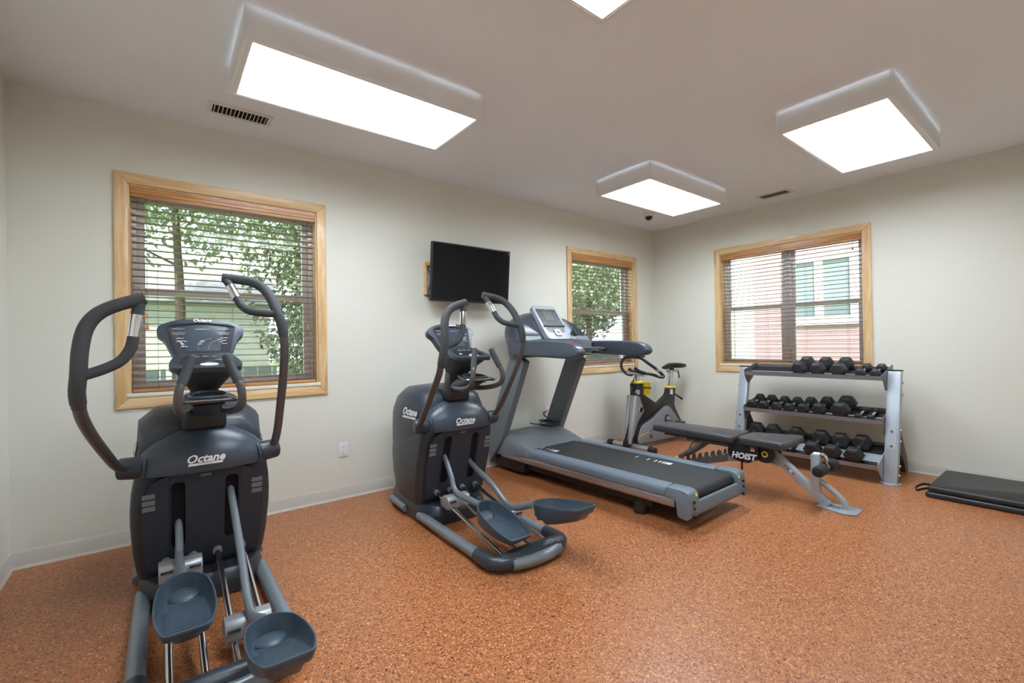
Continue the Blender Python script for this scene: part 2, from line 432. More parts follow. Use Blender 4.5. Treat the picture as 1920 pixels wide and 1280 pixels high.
# ------------------------------------------------------------------ ceiling lamps (open white boxes with a glowing diffuser)
M_LAMP = mat('lamp_diffuser', (0.825, 0.92, 1.0), 0.5, emis=LAMP)
M_BOX = mat('lamp_box_white', (0.82, 0.81, 0.80), 0.5)
_nt = M_BOX.node_tree; _tl = _nt.nodes.new('ShaderNodeBsdfTranslucent'); _mx = _nt.nodes.new('ShaderNodeMixShader'); _mx.inputs['Fac'].default_value = 0.016   # translucency added to brighten the box sides with a faint glow
_nt.links.new(_nt.nodes['Principled BSDF'].outputs[0], _mx.inputs[1]); _nt.links.new(_tl.outputs[0], _mx.inputs[2]); _nt.links.new(_mx.outputs[0], _nt.nodes['Material Output'].inputs['Surface'])
def make_lamp(x0, x1, y0, y1, label):
    d = 0.145; t = 0.016
    root = thing('ceiling_light', label, 'ceiling light', ((x0+x1)/2, (y0+y1)/2, H))
    inv = Matrix.Translation((-(x0+x1)/2, -(y0+y1)/2, -H))
    for b in ((x0, x1, y0, y0+t), (x0, x1, y1-t, y1), (x0, x0+t, y0+t, y1-t), (x1-t, x1, y0+t, y1-t)):
        mb = MB(); mb.box(b[0], b[1], b[2], b[3], H-d, H-0.0015); mb.xf(inv).build('side_panel', M_BOX, root, bevel=0.002)
    mb = MB(); l = 0.022   # narrow lip round the open bottom
    for b in ((x0+t, x1-t, y0+t, y0+t+l), (x0+t, x1-t, y1-t-l*0.4, y1-t), (x0+t, x0+t+l, y0+t+l, y1-t-l*0.4), (x1-t-l*0.4, x1-t, y0+t+l, y1-t-l*0.4)):
        mb.box(b[0], b[1], b[2], b[3], H-d+0.002, H-d+0.006)
    mb.xf(inv).build('rim', M_BOX, root, smooth=0)
    mb = MB(); mb.box(x0+t, x1-t, y0+t, y1-t, H-0.022, H-0.004); mb.xf(inv).build('diffuser', M_LAMP, root, smooth=0)
    return root
make_lamp(0.316, 1.580, 2.280, 2.865, 'long white box ceiling light beside the larger ceiling vent')
make_lamp(3.262, 4.505, 2.265, 2.860, 'white box ceiling light beside the dome camera')
make_lamp(3.280, 4.520, 0.680, 1.298, 'white box ceiling light over the floor in front of the dumbbell rack')
make_lamp(0.330, 1.530, 0.680, 1.298, 'white box ceiling light above the bare floor, away from both vents and the dome camera')

# ceiling vents
def make_vent(x0, x1, y0, y1, along, n, label):
    root = thing('ceiling_vent', label, 'vent', ((x0+x1)/2, (y0+y1)/2, H))
    inv = Matrix.Translation((-(x0+x1)/2, -(y0+y1)/2, -H))
    b = 0.028; mb = MB(); z0, z1 = H-0.008, H-0.0005
    for q in ((x0, x1, y0, y0+b), (x0, x1, y1-b, y1), (x0, x0+b, y0+b, y1-b), (x1-b, x1, y0+b, y1-b)): mb.box(*q, z0, z1)
    mb.xf(inv).build('frame', M_WHITE, root, bevel=0.003)
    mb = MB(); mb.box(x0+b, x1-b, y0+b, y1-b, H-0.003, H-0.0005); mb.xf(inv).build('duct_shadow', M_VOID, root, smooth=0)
    for i in range(n):
        t = (i+0.5)/n; mb = MB()
        if along == 'x': mb.obox((x0+b+(x1-x0-2*b)*t, (y0+y1)/2, H-0.006), (0.0022, y1-y0-2*b, 0.012), (0, R(35), 0))
        else: mb.obox(((x0+x1)/2, y0+b+(y1-y0-2*b)*t, H-0.006), (x1-x0-2*b, 0.0022, 0.012), (R(-35), 0, 0))
        mb.xf(inv).build('louvre', M_WHITE, root, smooth=0)
make_vent(0.262, 0.625, 3.310, 3.480, 'x', 14, 'white ceiling vent beside the long box light')
make_vent(5.000, 5.172, 1.880, 2.200, 'y', 11, 'white ceiling vent near the wall with the wide window')
# security dome
root = thing('dome_camera', 'small white dome security camera on the ceiling', 'security camera', (4.575, 3.215, H))
MB().lathe([(0.055, -0.0005), (0.056, -0.03), (0.052, -0.045), (0.045, -0.05)]).build('housing', M_WHITE, root)
MB().lathe([(0.043, -0.048), (0.042, -0.062), (0.034, -0.078), (0.018, -0.088), (0.002, -0.091)]).build('dome', mat('smoked_dome', (0.01, 0.012, 0.016), 0.05), root)

# wall outlets
def outlet(loc, axis, label):
    root = thing('wall_outlet', label, 'outlet', loc, 0 if axis == 'A' else -90)
    MB().box(-0.036, 0.036, -0.006, -0.0003, -0.058, 0.058).build('cover_plate', M_VINYL, root, bevel=0.003)
    for z in (-0.021, 0.021):
        mb = MB(); mb.prism(rpoly([(-0.016, z-0.013), (0.016, z-0.013), (0.016, z+0.013), (-0.016, z+0.013)], 0.007, 3), 'y', -0.0075, -0.005)
        s = mb.build('socket', M_VINYL, root)
        mb = MB()
        for x in (-0.006, 0.006): mb.box(x-0.0012, x+0.0012, -0.0079, -0.0074, z, z+0.008)
        mb.box(-0.002, 0.002, -0.0079, -0.0074, z-0.009, z-0.004)
        mb.build('slots', M_BLACK, s, smooth=0)
outlet((1.178, YA, 0.392), 'A', 'white wall outlet between the two elliptical trainers')

# ================================================================== ELLIPTICAL TRAINERS
M_SHELL = mat('charcoal_shell', (0.029, 0.038, 0.053), 0.38, bump=0.05, bscale=900)
M_COWL = mat('slate_cowl', (0.042, 0.057, 0.082), 0.33, bump=0.05, bscale=900)
M_PANEL = mat('matt_charcoal_panel', (0.024, 0.030, 0.044), 0.55, bump=0.1, bscale=900)
M_GTUBE = mat('slate_grey_tube', (0.20, 0.235, 0.265), 0.33, 0.25)
M_BTUBE = mat('brown_grey_tube', (0.105, 0.095, 0.098), 0.4, 0.3)
M_GRIP = mat('grip_foam', (0.045, 0.05, 0.055), 0.72, bump=0.2, bscale=700)
M_ELBOW = mat('dark_slate_plastic', (0.032, 0.040, 0.055), 0.32)
M_SILV = mat('silver_plastic', (0.33, 0.345, 0.36), 0.34, 0.4)
M_PEDAL = mat('blue_slate_rubber', (0.050, 0.075, 0.105), 0.38)
M_PEDSIDE = mat('grey_pedal_side', (0.085, 0.085, 0.09), 0.45)
M_DISP = mat('console_face', (0.045, 0.050, 0.058), 0.22)
M_KEYS = mat('keypad_black', (0.014, 0.016, 0.02), 0.25)
M_VENT = mat('grey_vent', (0.16, 0.18, 0.20), 0.5)

def catm(pts, n=6): return spline(pts, n)
def rot_about(p, axis, t):
    return Matrix.Rotation(t, 3, Vector(axis).normalized()) @ Vector(p)

def plan_ring(w_, yf, yb, z, rf, rb):
    """rounded plan outline of the body at height z"""
    q = rpoly([(-w_, yf), (w_, yf), (w_*0.99, yf+(yb-yf)*0.55), (w_*0.72, yb), (-w_*0.72, yb), (-w_*0.99, yf+(yb-yf)*0.55)], [rf, rf, 0.12, rb, rb, 0.12], 5)
    return [(x, y, z) for x, y in q]
def yfront(z): return 0.098 - 0.285*(z-0.251)

def octane(parent, M, s, mname='brand_lettering'):
    lettering(mname, 'Octane', s, M, M_PRINT, parent, shear=0.32, bold=s*0.030)
def octane_sub(parent, M, s):
    # light bar with FITNESS in dark letters
    mb = MB(); mb.prism([(-1.32*s, -0.10*s), (1.30*s, -0.10*s), (1.36*s, 0.10*s), (-1.26*s, 0.10*s)], 'z', -0.0003, 0.0003)
    mb.xf(M).build('brand_bar', M_PRINT, parent, smooth=0)
    M2 = M @ Matrix.Translation((0, 0, 0.0005))
    lettering('brand_lettering', 'F I T N E S S', s*0.19, M2, M_BLACK, parent, shear=0.3, depth=0.0002)

def make_elliptical(loc, rz, label, swing, carr, pedals):
    root = thing('elliptical_trainer', label, 'elliptical trainer', loc, rz)
    G = lambda mb, n, m_, bevel=0, seg=2, smooth=35, par=None, sub=0, ang=25: mb.build(n, m_, par or root, bevel, seg, smooth, sub, ang)
    # ---- floor frame
    base = rpoly([(-0.265, 0.17), (-0.20, 0.015), (0.20, 0.015), (0.265, 0.17), (0.265, 0.50), (0.21, 0.775), (-0.21, 0.775), (-0.265, 0.50)], [0.05, 0.06, 0.06, 0.05, 0.1, 0.08, 0.08, 0.1], 4)
    base2 = [(x*0.94, 0.4+(y-0.4)*0.93) for x, y in base]
    mb = MB(); mb.loft([[(x, y, 0.004) for x, y in base], [(x, y, 0.075) for x, y in base], [(x, y, 0.125) for x, y in base2]]); G(mb, 'base_housing', M_ELBOW, 0.006)
    for s in (-1, 1):
        mb = MB(); mb.tube([(s*0.246, 0.17, 0.048), (s*0.250, -0.2, 0.048), (s*0.250, -0.60, 0.046)], 0.030, 14, flat=1.08); G(mb, 'side_tube', M_GTUBE)
        mb = MB(); mb.tube(catm([(s*0.268, 0.36, 0.05), (s*0.268, 0.5, 0.055), (s*0.245, 0.66, 0.045)]), 0.026, 12); G(mb, 'front_foot', M_GTUBE)
        p = catm([(s*0.250, -0.575, 0.048), (s*0.252, -0.66, 0.048), (s*0.243, -0.715, 0.049), (s*0.205, -0.755, 0.051), (s*0.145, -0.775, 0.052)], 5)
        mb = MB(); mb.tube(p, 0.039, 14); G(mb, 'rear_elbow', M_ELBOW)
    mb = MB(); mb.tube(catm([(-0.21, -0.745, 0.058), (-0.1, -0.755, 0.068), (0, -0.757, 0.07), (0.1, -0.755, 0.068), (0.21, -0.745, 0.058)], 5), 0.036, 14, flat=1.25); G(mb, 'rear_bar', M_SHELL)
    mb = MB(); mb.tube(catm([(-0.165, -0.785, 0.046), (-0.09, -0.806, 0.045), (0, -0.812, 0.045), (0.09, -0.806, 0.045), (0.165, -0.785, 0.046)], 5), 0.033, 14); G(mb, 'rear_insert', M_GTUBE)
    rz_ = lambda y: 0.205 + (y-0.1)*0.194
    for x in (-0.155, -0.050, 0.050, 0.155):
        mb = MB(); mb.tube([(x, 0.12, rz_(0.12)), (x, -0.69, rz_(-0.69))], 0.0135, 12); r_ = G(mb, 'guide_rail', M_CHROME)
        mb = MB(); mb.tube([(x, 0.118, rz_(0.118)), (x, 0.085, rz_(0.085))], 0.020, 12); G(mb, 'rail_collar', M_SILV, par=r_)
    # ---- body
    lv = [(0.118, 0.262, 0.73), (0.16, 0.272, 0.755), (0.26, 0.283, 0.785), (0.40, 0.290, 0.80), (0.48, 0.289, 0.785), (0.56, 0.283, 0.75), (0.63, 0.272, 0.71), (0.66, 0.266, 0.69)]
    mb = MB(); mb.loft([plan_ring(a, yfront(z)+0.028, b, z, 0.055, 0.16) for z, a, b in lv]); G(mb, 'body_shell', M_SHELL)
    # front panel with two long slots
    st = lambda x0, x1, z0, z1: rpoly([(x0, z0), (x1, z0), (x1, z1), (x0, z1)], (x1-x0)*0.5, 6)
    outer = rpoly([(-0.232, 0.165), (0.232, 0.165), (0.250, 0.46), (0.215, 0.618), (0.10, 0.648), (-0.10, 0.648), (-0.215, 0.618), (-0.250, 0.46)], [0.02, 0.02, 0.2, 0.08, 0.1, 0.1, 0.08, 0.2], 4)
    holes = [st(-0.136, -0.080, 0.262, 0.600), st(0.080, 0.136, 0.262, 0.600)]
    fm = lambda u, v, d: (u, yfront(v)-0.003+d, v)
    mb = MB(); mb.plate(outer, holes, fm, 0.045); fp = G(mb, 'front_panel', M_PANEL, smooth=30)
    for s in (-1, 1):
        mb = MB(); mb.plate(st(s*0.108-0.033, s*0.108+0.033, 0.255, 0.607), [], lambda u, v, d: (u, yfront(v)+0.022+d, v), 0.004); G(mb, 'slot_recess', M_VOID, smooth=0, par=fp)
        for k in range(3):
            z = 0.478 + k*0.030
            mb = MB(); mb.plate(rpoly([(s*0.218-0.024, z), (s*0.218+0.024, z), (s*0.218+0.024, z+0.023), (s*0.218-0.024, z+0.023)], 0.004, 2), [], lambda u, v, d: (u, yfront(v)-0.0055+d, v), 0.006)
            G(mb, 'vent', M_VENT, smooth=0, par=fp)
        mb = MB(); mb.beam((s*0.142, yfront(0.645)-0.0036, 0.645), (s*0.142, yfront(0.17)-0.0036, 0.17), 0.002, 0.0012, (0, 1, 0.2)); G(mb, 'panel_seam', M_VOID, smooth=0, par=fp)
    mb = MB(); mb.plate(rpoly([(-0.022, 0.612), (0.022, 0.612), (0.022, 0.624), (-0.022, 0.624)], 0.003, 2), [], lambda u, v, d: (u, yfront(v)-0.005+d, v), 0.004); G(mb, 'badge', M_VENT, smooth=0, par=fp)
    # cowl (front dome)
    def cowl_ring(z, a, yf):
        q = []
        n = 17
        for k in range(n):      # rounded nose from left to right, bowed forward in the middle
            t = -1+2*k/(n-1); x = a*math.sin(t*PI/2); q.append((x, yf + 0.10*(1-math.cos(t*PI/2))**1.1*(a/0.26), z))
        q += [(a, 0.26, z), (0, 0.26, z), (-a, 0.26, z)]
        return q
    cr = [(0.632, 0.258, -0.012), (0.640, 0.266, -0.040), (0.665, 0.268, -0.046), (0.70, 0.260, -0.042), (0.73, 0.246, -0.033), (0.76, 0.222, -0.018), (0.79, 0.186, 0.003), (0.815, 0.140, 0.028), (0.833, 0.09, 0.052), (0.842, 0.03, 0.075)]
    mb = MB(); mb.loft([cowl_ring(*c) for c in cr]); cowl = G(mb, 'front_cowl', M_COWL, smooth=50)
    # logo wraps on the cowl nose
    octane(cowl, frame((-0.004, -0.0475, 0.704), (1, 0, 0), (0, 0.13, 1)), 0.051)
    octane_sub(cowl, frame((-0.004, -0.0500, 0.680), (1, 0, 0), (0, 0.10, 1)), 0.052)
    # rear hood
    def hood(y, w_, zt, k):
        half = [(w_, 0.42), (w_*1.0, 0.60), (w_*0.985, 0.70), (w_*0.95, 0.70+(zt-0.70)*0.32), (w_*(0.86*k+0.14*0.5), 0.70+(zt-0.70)*0.72), (w_*0.70*k, zt-0.006), (w_*0.40*k, zt), (0.0, zt+0.004)]
        L_ = half + [(-x, z) for x, z in reversed(half[:-1])]
        return [(x, y, z) for x, z in L_]
    mb = MB(); mb.loft([hood(0.095, 0.250, 0.852, 0.8), hood(0.125, 0.266, 0.876, 0.9), hood(0.20, 0.276, 0.912, 1.0), hood(0.32, 0.280, 0.930, 1.0), hood(0.45, 0.276, 0.925, 0.98), hood(0.57, 0.262, 0.895, 0.94), hood(0.66, 0.238, 0.845, 0.88), hood(0.715, 0.21, 0.80, 0.82)])
    hd = G(mb, 'rear_hood', M_SHELL, 0, smooth=50)
    # side covers with lettering
    for s in (-1, 1):
        Ms = frame((s*0.2735, 0.265, 0.738), (0.05, s, 0), (-s*0.15, 0, 1))
        octane(hd, Ms @ Matrix.Translation((0, 0.016, 0.0)), 0.070)
        octane_sub(hd, Ms @ Matrix.Translation((0, -0.022, 0.0)), 0.072)
    # ---- swing arms
    ax = Vector((1, 0.265, 0.033)); piv = Vector((0.28, 0.067, 0.681))
    low = [(0.300, -0.01, 0.0), (0.322, -0.10, 0.055), (0.345, -0.235, 0.165), (0.366, -0.365, 0.28), (0.377, -0.45, 0.365), (0.380, -0.485, 0.42)]
    grip = [(0.380, -0.483, 0.415), (0.379, -0.506, 0.475), (0.371, -0.514, 0.535), (0.363, -0.503, 0.62), (0.348, -0.482, 0.69), (0.318, -0.468, 0.737), (0.268, -0.455, 0.768), (0.185, -0.440, 0.796)]
    br = [(0.196, -0.442, 0.786), (0.210, -0.453, 0.73), (0.221, -0.467, 0.66), (0.233, -0.474, 0.612), (0.262, -0.487, 0.572), (0.31, -0.502, 0.548), (0.370, -0.513, 0.530)]
    for s, th in ((-1, swing[0]), (1, swing[1])):
        def T(P):
            out = []
            for p in P:
                q = piv + rot_about(Vector(p)-Vector((0.28, 0, 0)), ax, R(th)); out.append((s*q.x, q.y, q.z))
            return out
        d = ax.normalized(); c = piv
        mb = MB(); a0 = c - d*0.055; a1 = c + d*0.045
        mb.tube([(s*a0.x, a0.y, a0.z), (s*a1.x, a1.y, a1.z)], [0.052, 0.048], 18); hub = G(mb, 'pivot_hub', M_SHELL, 0.008)
        mb = MB(); a2 = c - d*0.072
        mb.tube([(s*a2.x, a2.y, a2.z), (s*a0.x, a0.y, a0.z)], [0.062, 0.060], 18); G(mb, 'hub_boss', M_COWL, 0.012, par=hub)
        mb = MB(); mb.tube(catm(T(low), 6), 0.0175, 12, flat=1.15); arm = G(mb, 'swing_arm', M_BTUBE)
        mb = MB(); mb.tube(catm(T(grip), 6), [0.021]*2+[0.0235]*(6*7-1), 12); G(mb, 'grip', M_GRIP, par=arm)
        mb = MB(); mb.tube(catm(T(br), 6), 0.0185, 12); G(mb, 'inner_grip', M_GRIP, par=arm)
        sp = T([(0.2085, -0.4525, 0.735), (0.2145, -0.460, 0.70), (0.2215, -0.4675, 0.657)])
        mb = MB(); mb.tube(catm(sp, 3), 0.0198, 12); G(mb, 'pulse_sensor', M_CHROME, par=arm)
    # ---- mast, tray and fixed handles
    mb = MB(); mb.prism(rpoly([(-0.098, 0.10), (-0.088, 0.035), (0.088, 0.035), (0.098, 0.10), (0.09, 0.24), (-0.09, 0.24)], 0.02, 3), 'z', 0.835, 0.915); G(mb, 'mast_collar', M_BLACK, 0.006)
    mb = MB(); mb.loft([[(sx*(0.055), yc+sy*0.04, z) for sx, sy in ((-1,-1),(1,-1),(1,1),(-1,1))] for yc, z in ((0.13, 0.90), (0.11, 1.0), (0.085, 1.10), (0.07, 1.17))]); G(mb, 'mast', M_BTUBE, 0.012)
    mb = MB(); mb.loft([[(sx*w_, yc+sy*d_, z) for sx, sy in ((-1,-1),(1,-1),(1,1),(-1,1))] for w_, d_, yc, z in ((0.062, 0.085, 0.02, 0.905), (0.058, 0.11, -0.06, 0.955), (0.060, 0.10, -0.13, 0.992))]); G(mb, 'cup_pocket', M_SHELL, 0.015)
    tray = rpoly([(-0.112, -0.270), (0.112, -0.270), (0.098, -0.16), (0.06, -0.04), (-0.06, -0.04), (-0.098, -0.16)], [0.03, 0.03, 0.05, 0.03, 0.03, 0.05], 4)
    hole = rpoly([(-0.064, -0.232), (0.064, -0.232), (0.064, -0.14), (0.035, -0.085), (-0.035, -0.085), (-0.064, -0.14)], 0.035, 4)
    mb = MB(); mb.plate(tray, [hole], lambda u, v, d: (u, v, 1.0-(v+0.25)*-0.10-d), 0.014); tr = G(mb, 'tray', M_ELBOW, 0.0)
    mb = MB(); mb.tube(catm([(-0.115, -0.262, 1.0), (-0.09, -0.274, 0.998), (0, -0.277, 0.997), (0.09, -0.274, 0.998), (0.115, -0.262, 1.0)], 4), 0.004, 8); G(mb, 'tray_edge', M_CHROME, par=tr)
    mb = MB(); ring = [(x*1.06, -0.16+(y+0.16)*1.08, 1.003+(y+0.25)*0.10) for x, y in hole]; mb.tube(ring, 0.009, 8, closed=True); G(mb, 'cup_rim', M_ELBOW, par=tr)
    mb = MB(); mb.plate(hole, [], lambda u, v, d: (u, v, 0.975-d), 0.004); G(mb, 'cup_recess', M_VOID, smooth=0, par=tr)
    for s in (-1, 1):
        p = [(s*0.045, 0.03, 0.925), (s*0.075, -0.10, 0.925), (s*0.098, -0.22, 0.940), (s*0.112, -0.30, 0.965), (s*0.115, -0.328, 1.00), (s*0.110, -0.330, 1.05), (s*0.098, -0.315, 1.09)]
        mb = MB(); mb.tube(catm(p, 5), 0.0165, 12); fh = G(mb, 'fixed_handle', M_BTUBE)
        mb = MB(); mb.tube(catm([(s*0.102, -0.32, 1.075), (s*0.085, -0.302, 1.12), (s*0.068, -0.284, 1.17), (s*0.060, -0.277, 1.197)], 4), [0.0195]*11+[0.018, 0.012], 12); G(mb, 'handle_grip', M_GRIP, par=fh)
    # ---- console
    up = Vector((0, 0.105, 0.195)).normalized(); o = Vector((0, 0.05, 1.190)); nrm = Vector((1, 0, 0)).cross(up)      # facing the user
    dm = lambda u, v, d: tuple(o + Vector((1,0,0))*u + up*v - nrm*d + Vector((0, 0.35*abs(u)**2*2.0, 0)))
    out = rpoly([(-0.105, -0.03), (0.105, -0.03), (0.140, 0.055), (0.152, 0.095), (0.183, 0.125), (0.181, 0.165), (0.115, 0.200), (0.0, 0.212), (-0.115, 0.200), (-0.181, 0.165), (-0.183, 0.125), (-0.152, 0.095), (-0.140, 0.055)], [0.02, 0.02, 0.03, 0.03, 0.015, 0.03, 0.08, 0.1, 0.08, 0.03, 0.015, 0.03, 0.03], 3)
    mb = MB(); mb.plate(out, [], dm, 0.050); con = G(mb, 'console', M_COWL, 0.010, 3, ang=50)
    scr = rpoly([(-0.112, 0.012), (0.112, 0.012), (0.146, 0.165), (-0.146, 0.165)], 0.012, 3)
    mb = MB(); mb.plate(scr, [], lambda u, v, d: dm(u, v, -0.003+d), 0.004); G(mb, 'display', M_DISP, smooth=0, par=con)
    mb = MB(); mb.plate(rpoly([(-0.146, 0.160), (0.146, 0.160), (0.12, 0.176), (0, 0.182), (-0.12, 0.176)], 0.006, 2), [], lambda u, v, d: dm(u, v, -0.006+d), 0.008); G(mb, 'display_hood', M_BLACK, smooth=0, par=con)
    Md = lambda u, v: frame(o + Vector((u, 0, 0)) + up*v + nrm*0.0036, (1,0,0), up)
    octane(con, frame(o + up*0.198 + nrm*0.001, (1,0,0), up), 0.026)
    lettering('display_print', 'octanefitness.com', 0.0085, Md(0.0, 0.146), M_PRINT, con, depth=0.0002)
    mb = MB()
    def hline(u, v, L_, t=0.0012):
        mb.plate([(u, v), (u+L_, v), (u+L_, v+t), (u, v+t)], [], lambda a, b, d: dm(a, b, -0.0036+d), 0.0004)
    for s, u in ((-1, -0.125), (1, 0.062)):
        for v, L_ in ((0.147, 0.052), (0.124, 0.055), (0.116, 0.045)): hline(u+(0.004 if v < 0.12 else 0), v, L_, 0.0011)
    for k in range(9):     # arcs of the chart
        t = PI/2+PI/2*k/8; hline(0.030+0.055*math.cos(t), 0.035+0.055*math.sin(t), 0.006)
        hline(0.060+0.040*math.cos(t), 0.035+0.045*math.sin(t), 0.005)
    for (u, v, L_) in ((-0.012, 0.078, 0.02), (-0.018, 0.070, 0.02), (-0.025, 0.060, 0.02), (0.075, 0.095, 0.03), (0.060, 0.086, 0.02), (0.078, 0.080, 0.022), (0.066, 0.072, 0.018), (0.078, 0.062, 0.024), (-0.108, 0.093, 0.03)): hline(u, v, L_, 0.0022)
    # little running figure
    for a, b, t in (((-0.098, 0.082), (-0.088, 0.070), 0.004), ((-0.088, 0.070), (-0.076, 0.058), 0.0035), ((-0.090, 0.066), (-0.080, 0.046), 0.003), ((-0.080, 0.046), (-0.062, 0.050), 0.003), ((-0.080, 0.080), (-0.066, 0.074), 0.003), ((-0.098, 0.075), (-0.108, 0.078), 0.003), ((-0.086, 0.076), (-0.084, 0.082), 0.004), ((-0.092, 0.044), (-0.078, 0.050), 0.002)):
        A_, B_ = Vector(dm(*a, -0.0036)), Vector(dm(*b, -0.0036)); mb.beam(A_, B_, t, 0.0004, nrm)
    G(mb, 'display_print', M_PRINT, smooth=0, par=con)
    # keypad shelf
    kup = Vector((0, 0.225, 0.066)).normalized(); ko = Vector((0, -0.185, 1.138)); kn = Vector((1,0,0)).cross(kup)
    km = lambda u, v, d: tuple(ko + Vector((u, 0, 0)) + kup*v - kn*d)
    kp = rpoly([(-0.125, 0.0), (0.125, 0.0), (0.142, 0.035), (0.135, 0.12), (0.105, 0.225), (-0.105, 0.225), (-0.135, 0.12), (-0.142, 0.035)], [0.06, 0.06, 0.02, 0.06, 0.02, 0.02, 0.06, 0.02], 4)
    mb = MB(); mb.plate(kp, [], km, 0.024); ks = G(mb, 'keypad_shelf', M_ELBOW, 0.008, 3, ang=50)
    mb = MB(); mb.plate(rpoly([(-0.105, 0.05), (0.105, 0.05), (0.095, 0.15), (0.05, 0.19), (-0.05, 0.19), (-0.095, 0.15)], 0.03, 4), [], lambda u, v, d: km(u, v, -0.002+d), 0.004); G(mb, 'keypad', M_KEYS, smooth=0, par=ks)
    for (u, v, a, b, m_) in ((-0.038, 0.150, 0.016, 0.012, M_VENT), (0.0, 0.153, 0.016, 0.012, M_VENT), (0.038, 0.150, 0.016, 0.012, M_VENT), (0.008, 0.035, 0.036, 0.018, M_PRINT), (0.006, 0.066, 0.012, 0.006, M_VENT), (-0.075, 0.068, 0.010, 0.007, M_PRINT), (0.058, 0.10, 0.022, 0.018, M_VENT)):
        q = [(u+a*math.cos(2*PI*k/14), v+b*math.sin(2*PI*k/14)) for k in range(14)]
        mb = MB(); mb.plate(q, [], lambda uu_, vv_, d: km(uu_, vv_, -0.0045+d), 0.004); G(mb, 'button', m_, smooth=0, par=ks)
    # bowl under the console
    ring = lambda a, y0, y1, z: [(x, y, z) for x, y in rpoly([(-a, y0), (a, y0), (a*0.8, y1), (-a*0.8, y1)], 0.05, 4)]
    mb = MB(); mb.loft([ring(0.128, -0.155, 0.14, 1.128), ring(0.115, -0.13, 0.15, 1.105), ring(0.085, -0.06, 0.15, 1.06), ring(0.055, 0.0, 0.15, 1.01)]); G(mb, 'console_bowl', M_GRIP, smooth=60)
    # ---- pedals
    for s, yc, (pf, pr, zf, zr, xc) in ((-1, carr[0], pedals[0]), (1, carr[1], pedals[1])):
        zc = rz_(yc)
        # roller carriage: two silver blocks on the rail pair
        mb = MB()
        prof = rpoly([(yc-0.055, zc-0.026), (yc+0.055, zc-0.02), (yc+0.06, zc+0.030), (yc+0.01, zc+0.062), (yc-0.045, zc+0.055), (yc-0.062, zc+0.02)], 0.018, 3)
        mb.prism(prof, 'x', s*0.1025-0.083, s*0.1025+0.083); ca = G(mb, 'roller_carriage', M_SILV, 0.012)
        for dx in (-0.053, 0.053):
            mb = MB(); mb.obox((s*0.1025+dx, yc-0.064, zc+0.030), (0.045, 0.012, 0.012), (R(-25), 0, 0)); G(mb, 'roller_slot', M_BLACK, 0.003, par=ca)
        # curved link arm out of the slot
        y0_, z0_ = (yfront(0.42)+0.02, 0.42)
        if s < 0: z0_ = 0.36 if carr[0] > -0.03 else 0.43
        else: z0_ = 0.50 if carr[1] < -0.45 else 0.37
        p = catm([(s*0.106, 0.115, z0_+0.06), (s*0.106, yfront(z0_)-0.0, z0_), (s*0.106, yc*0.6+0.02, (z0_*0.50+(zc+0.075)*0.50)), (s*0.108, yc-0.03, zc+0.075), (xc, pf+0.03, zf-0.035)], 6)
        mb = MB(); mb.tube(p, 0.022, 12, flat=0.75); G(mb, 'link_arm', M_GTUBE)
        # dish pedal
        A_ = Vector((xc, pf, zf)); B_ = Vector((xc, pr, zr)); L_ = (B_-A_).length; dy = (B_-A_).normalized(); nz = Vector((1,0,0)).cross(dy); nz = nz if nz.z > 0 else -nz
        def pm(u, v, d): return tuple(A_ + Vector((u, 0, 0)) + dy*v + nz*d)
        outl = lambda k, e: rpoly([(-0.030*k, 0.0+e), (0.030*k, 0.0+e), (0.078*k, 0.055+e*0.6), (0.098*k, 0.17), (0.096*k, 0.30), (0.070*k, L_-e), (-0.070*k, L_-e), (-0.096*k, 0.30), (-0.098*k, 0.17), (-0.078*k, 0.055+e*0.6)], [0.03, 0.03, 0.05, 0.06, 0.05, 0.02, 0.02, 0.05, 0.06, 0.05], 3)
        def depth(v): return -0.080*(1-0.80*max(0, v/L_)**1.2)
        O1, O2, O3, O4 = outl(1.0, 0), outl(0.95, 0.008), outl(0.80, 0.045), outl(0.90, 0.02)
        rings = [[pm(u, v, depth(v)-0.016) for u, v in O4], [pm(u*0.98, v, depth(v)*0.5) for u, v in O1], [pm(u, v, -0.004) for u, v in O1], [pm(u, v, 0.002) for u, v in O1], [pm(u, v, 0.002) for u, v in O2], [pm(u, v, depth(v)*0.75) for u, v in O4], [pm(u, v, depth(v)) for u, v in O3]]
        mb = MB(); mb.loft(rings); pd = G(mb, 'pedal', M_PEDAL, smooth=40)
        mb = MB()
        n = 18
        for k in range(n):
            v = 0.12+(L_-0.15)*k/(n-1); wid = 0.068 if v > 0.15 else 0.05
            a, b = Vector(pm(-wid, v, depth(v)+0.001)), Vector(pm(wid, v, depth(v)+0.001)); mb.beam(a, b, 0.006, 0.004, nz)
        G(mb, 'tread_ribs', M_PEDAL, par=pd)['kind'] = 'stuff'
        mb = MB(); mb.loft([[pm(0.056*math.cos(a)*math.cos(t), 0.050+0.062*math.sin(a)*math.cos(t), depth(0.05)+0.004+0.020*math.sin(t)) for a in [2*PI*k/18 for k in range(18)]] for t in (-0.2, 0.15, 0.5, 0.85, 1.15, 1.4)]); G(mb, 'toe_bump', M_PEDAL, par=pd, smooth=60)
        mb = MB(); mb.loft([[pm(u*0.7, v, depth(v)-0.012) for u, v in O4], [pm(u*0.55, 0.05+v*0.8, depth(v)-0.045) for u, v in O4]]); G(mb, 'pedal_underside', M_PEDSIDE, par=pd, smooth=50)
    return root

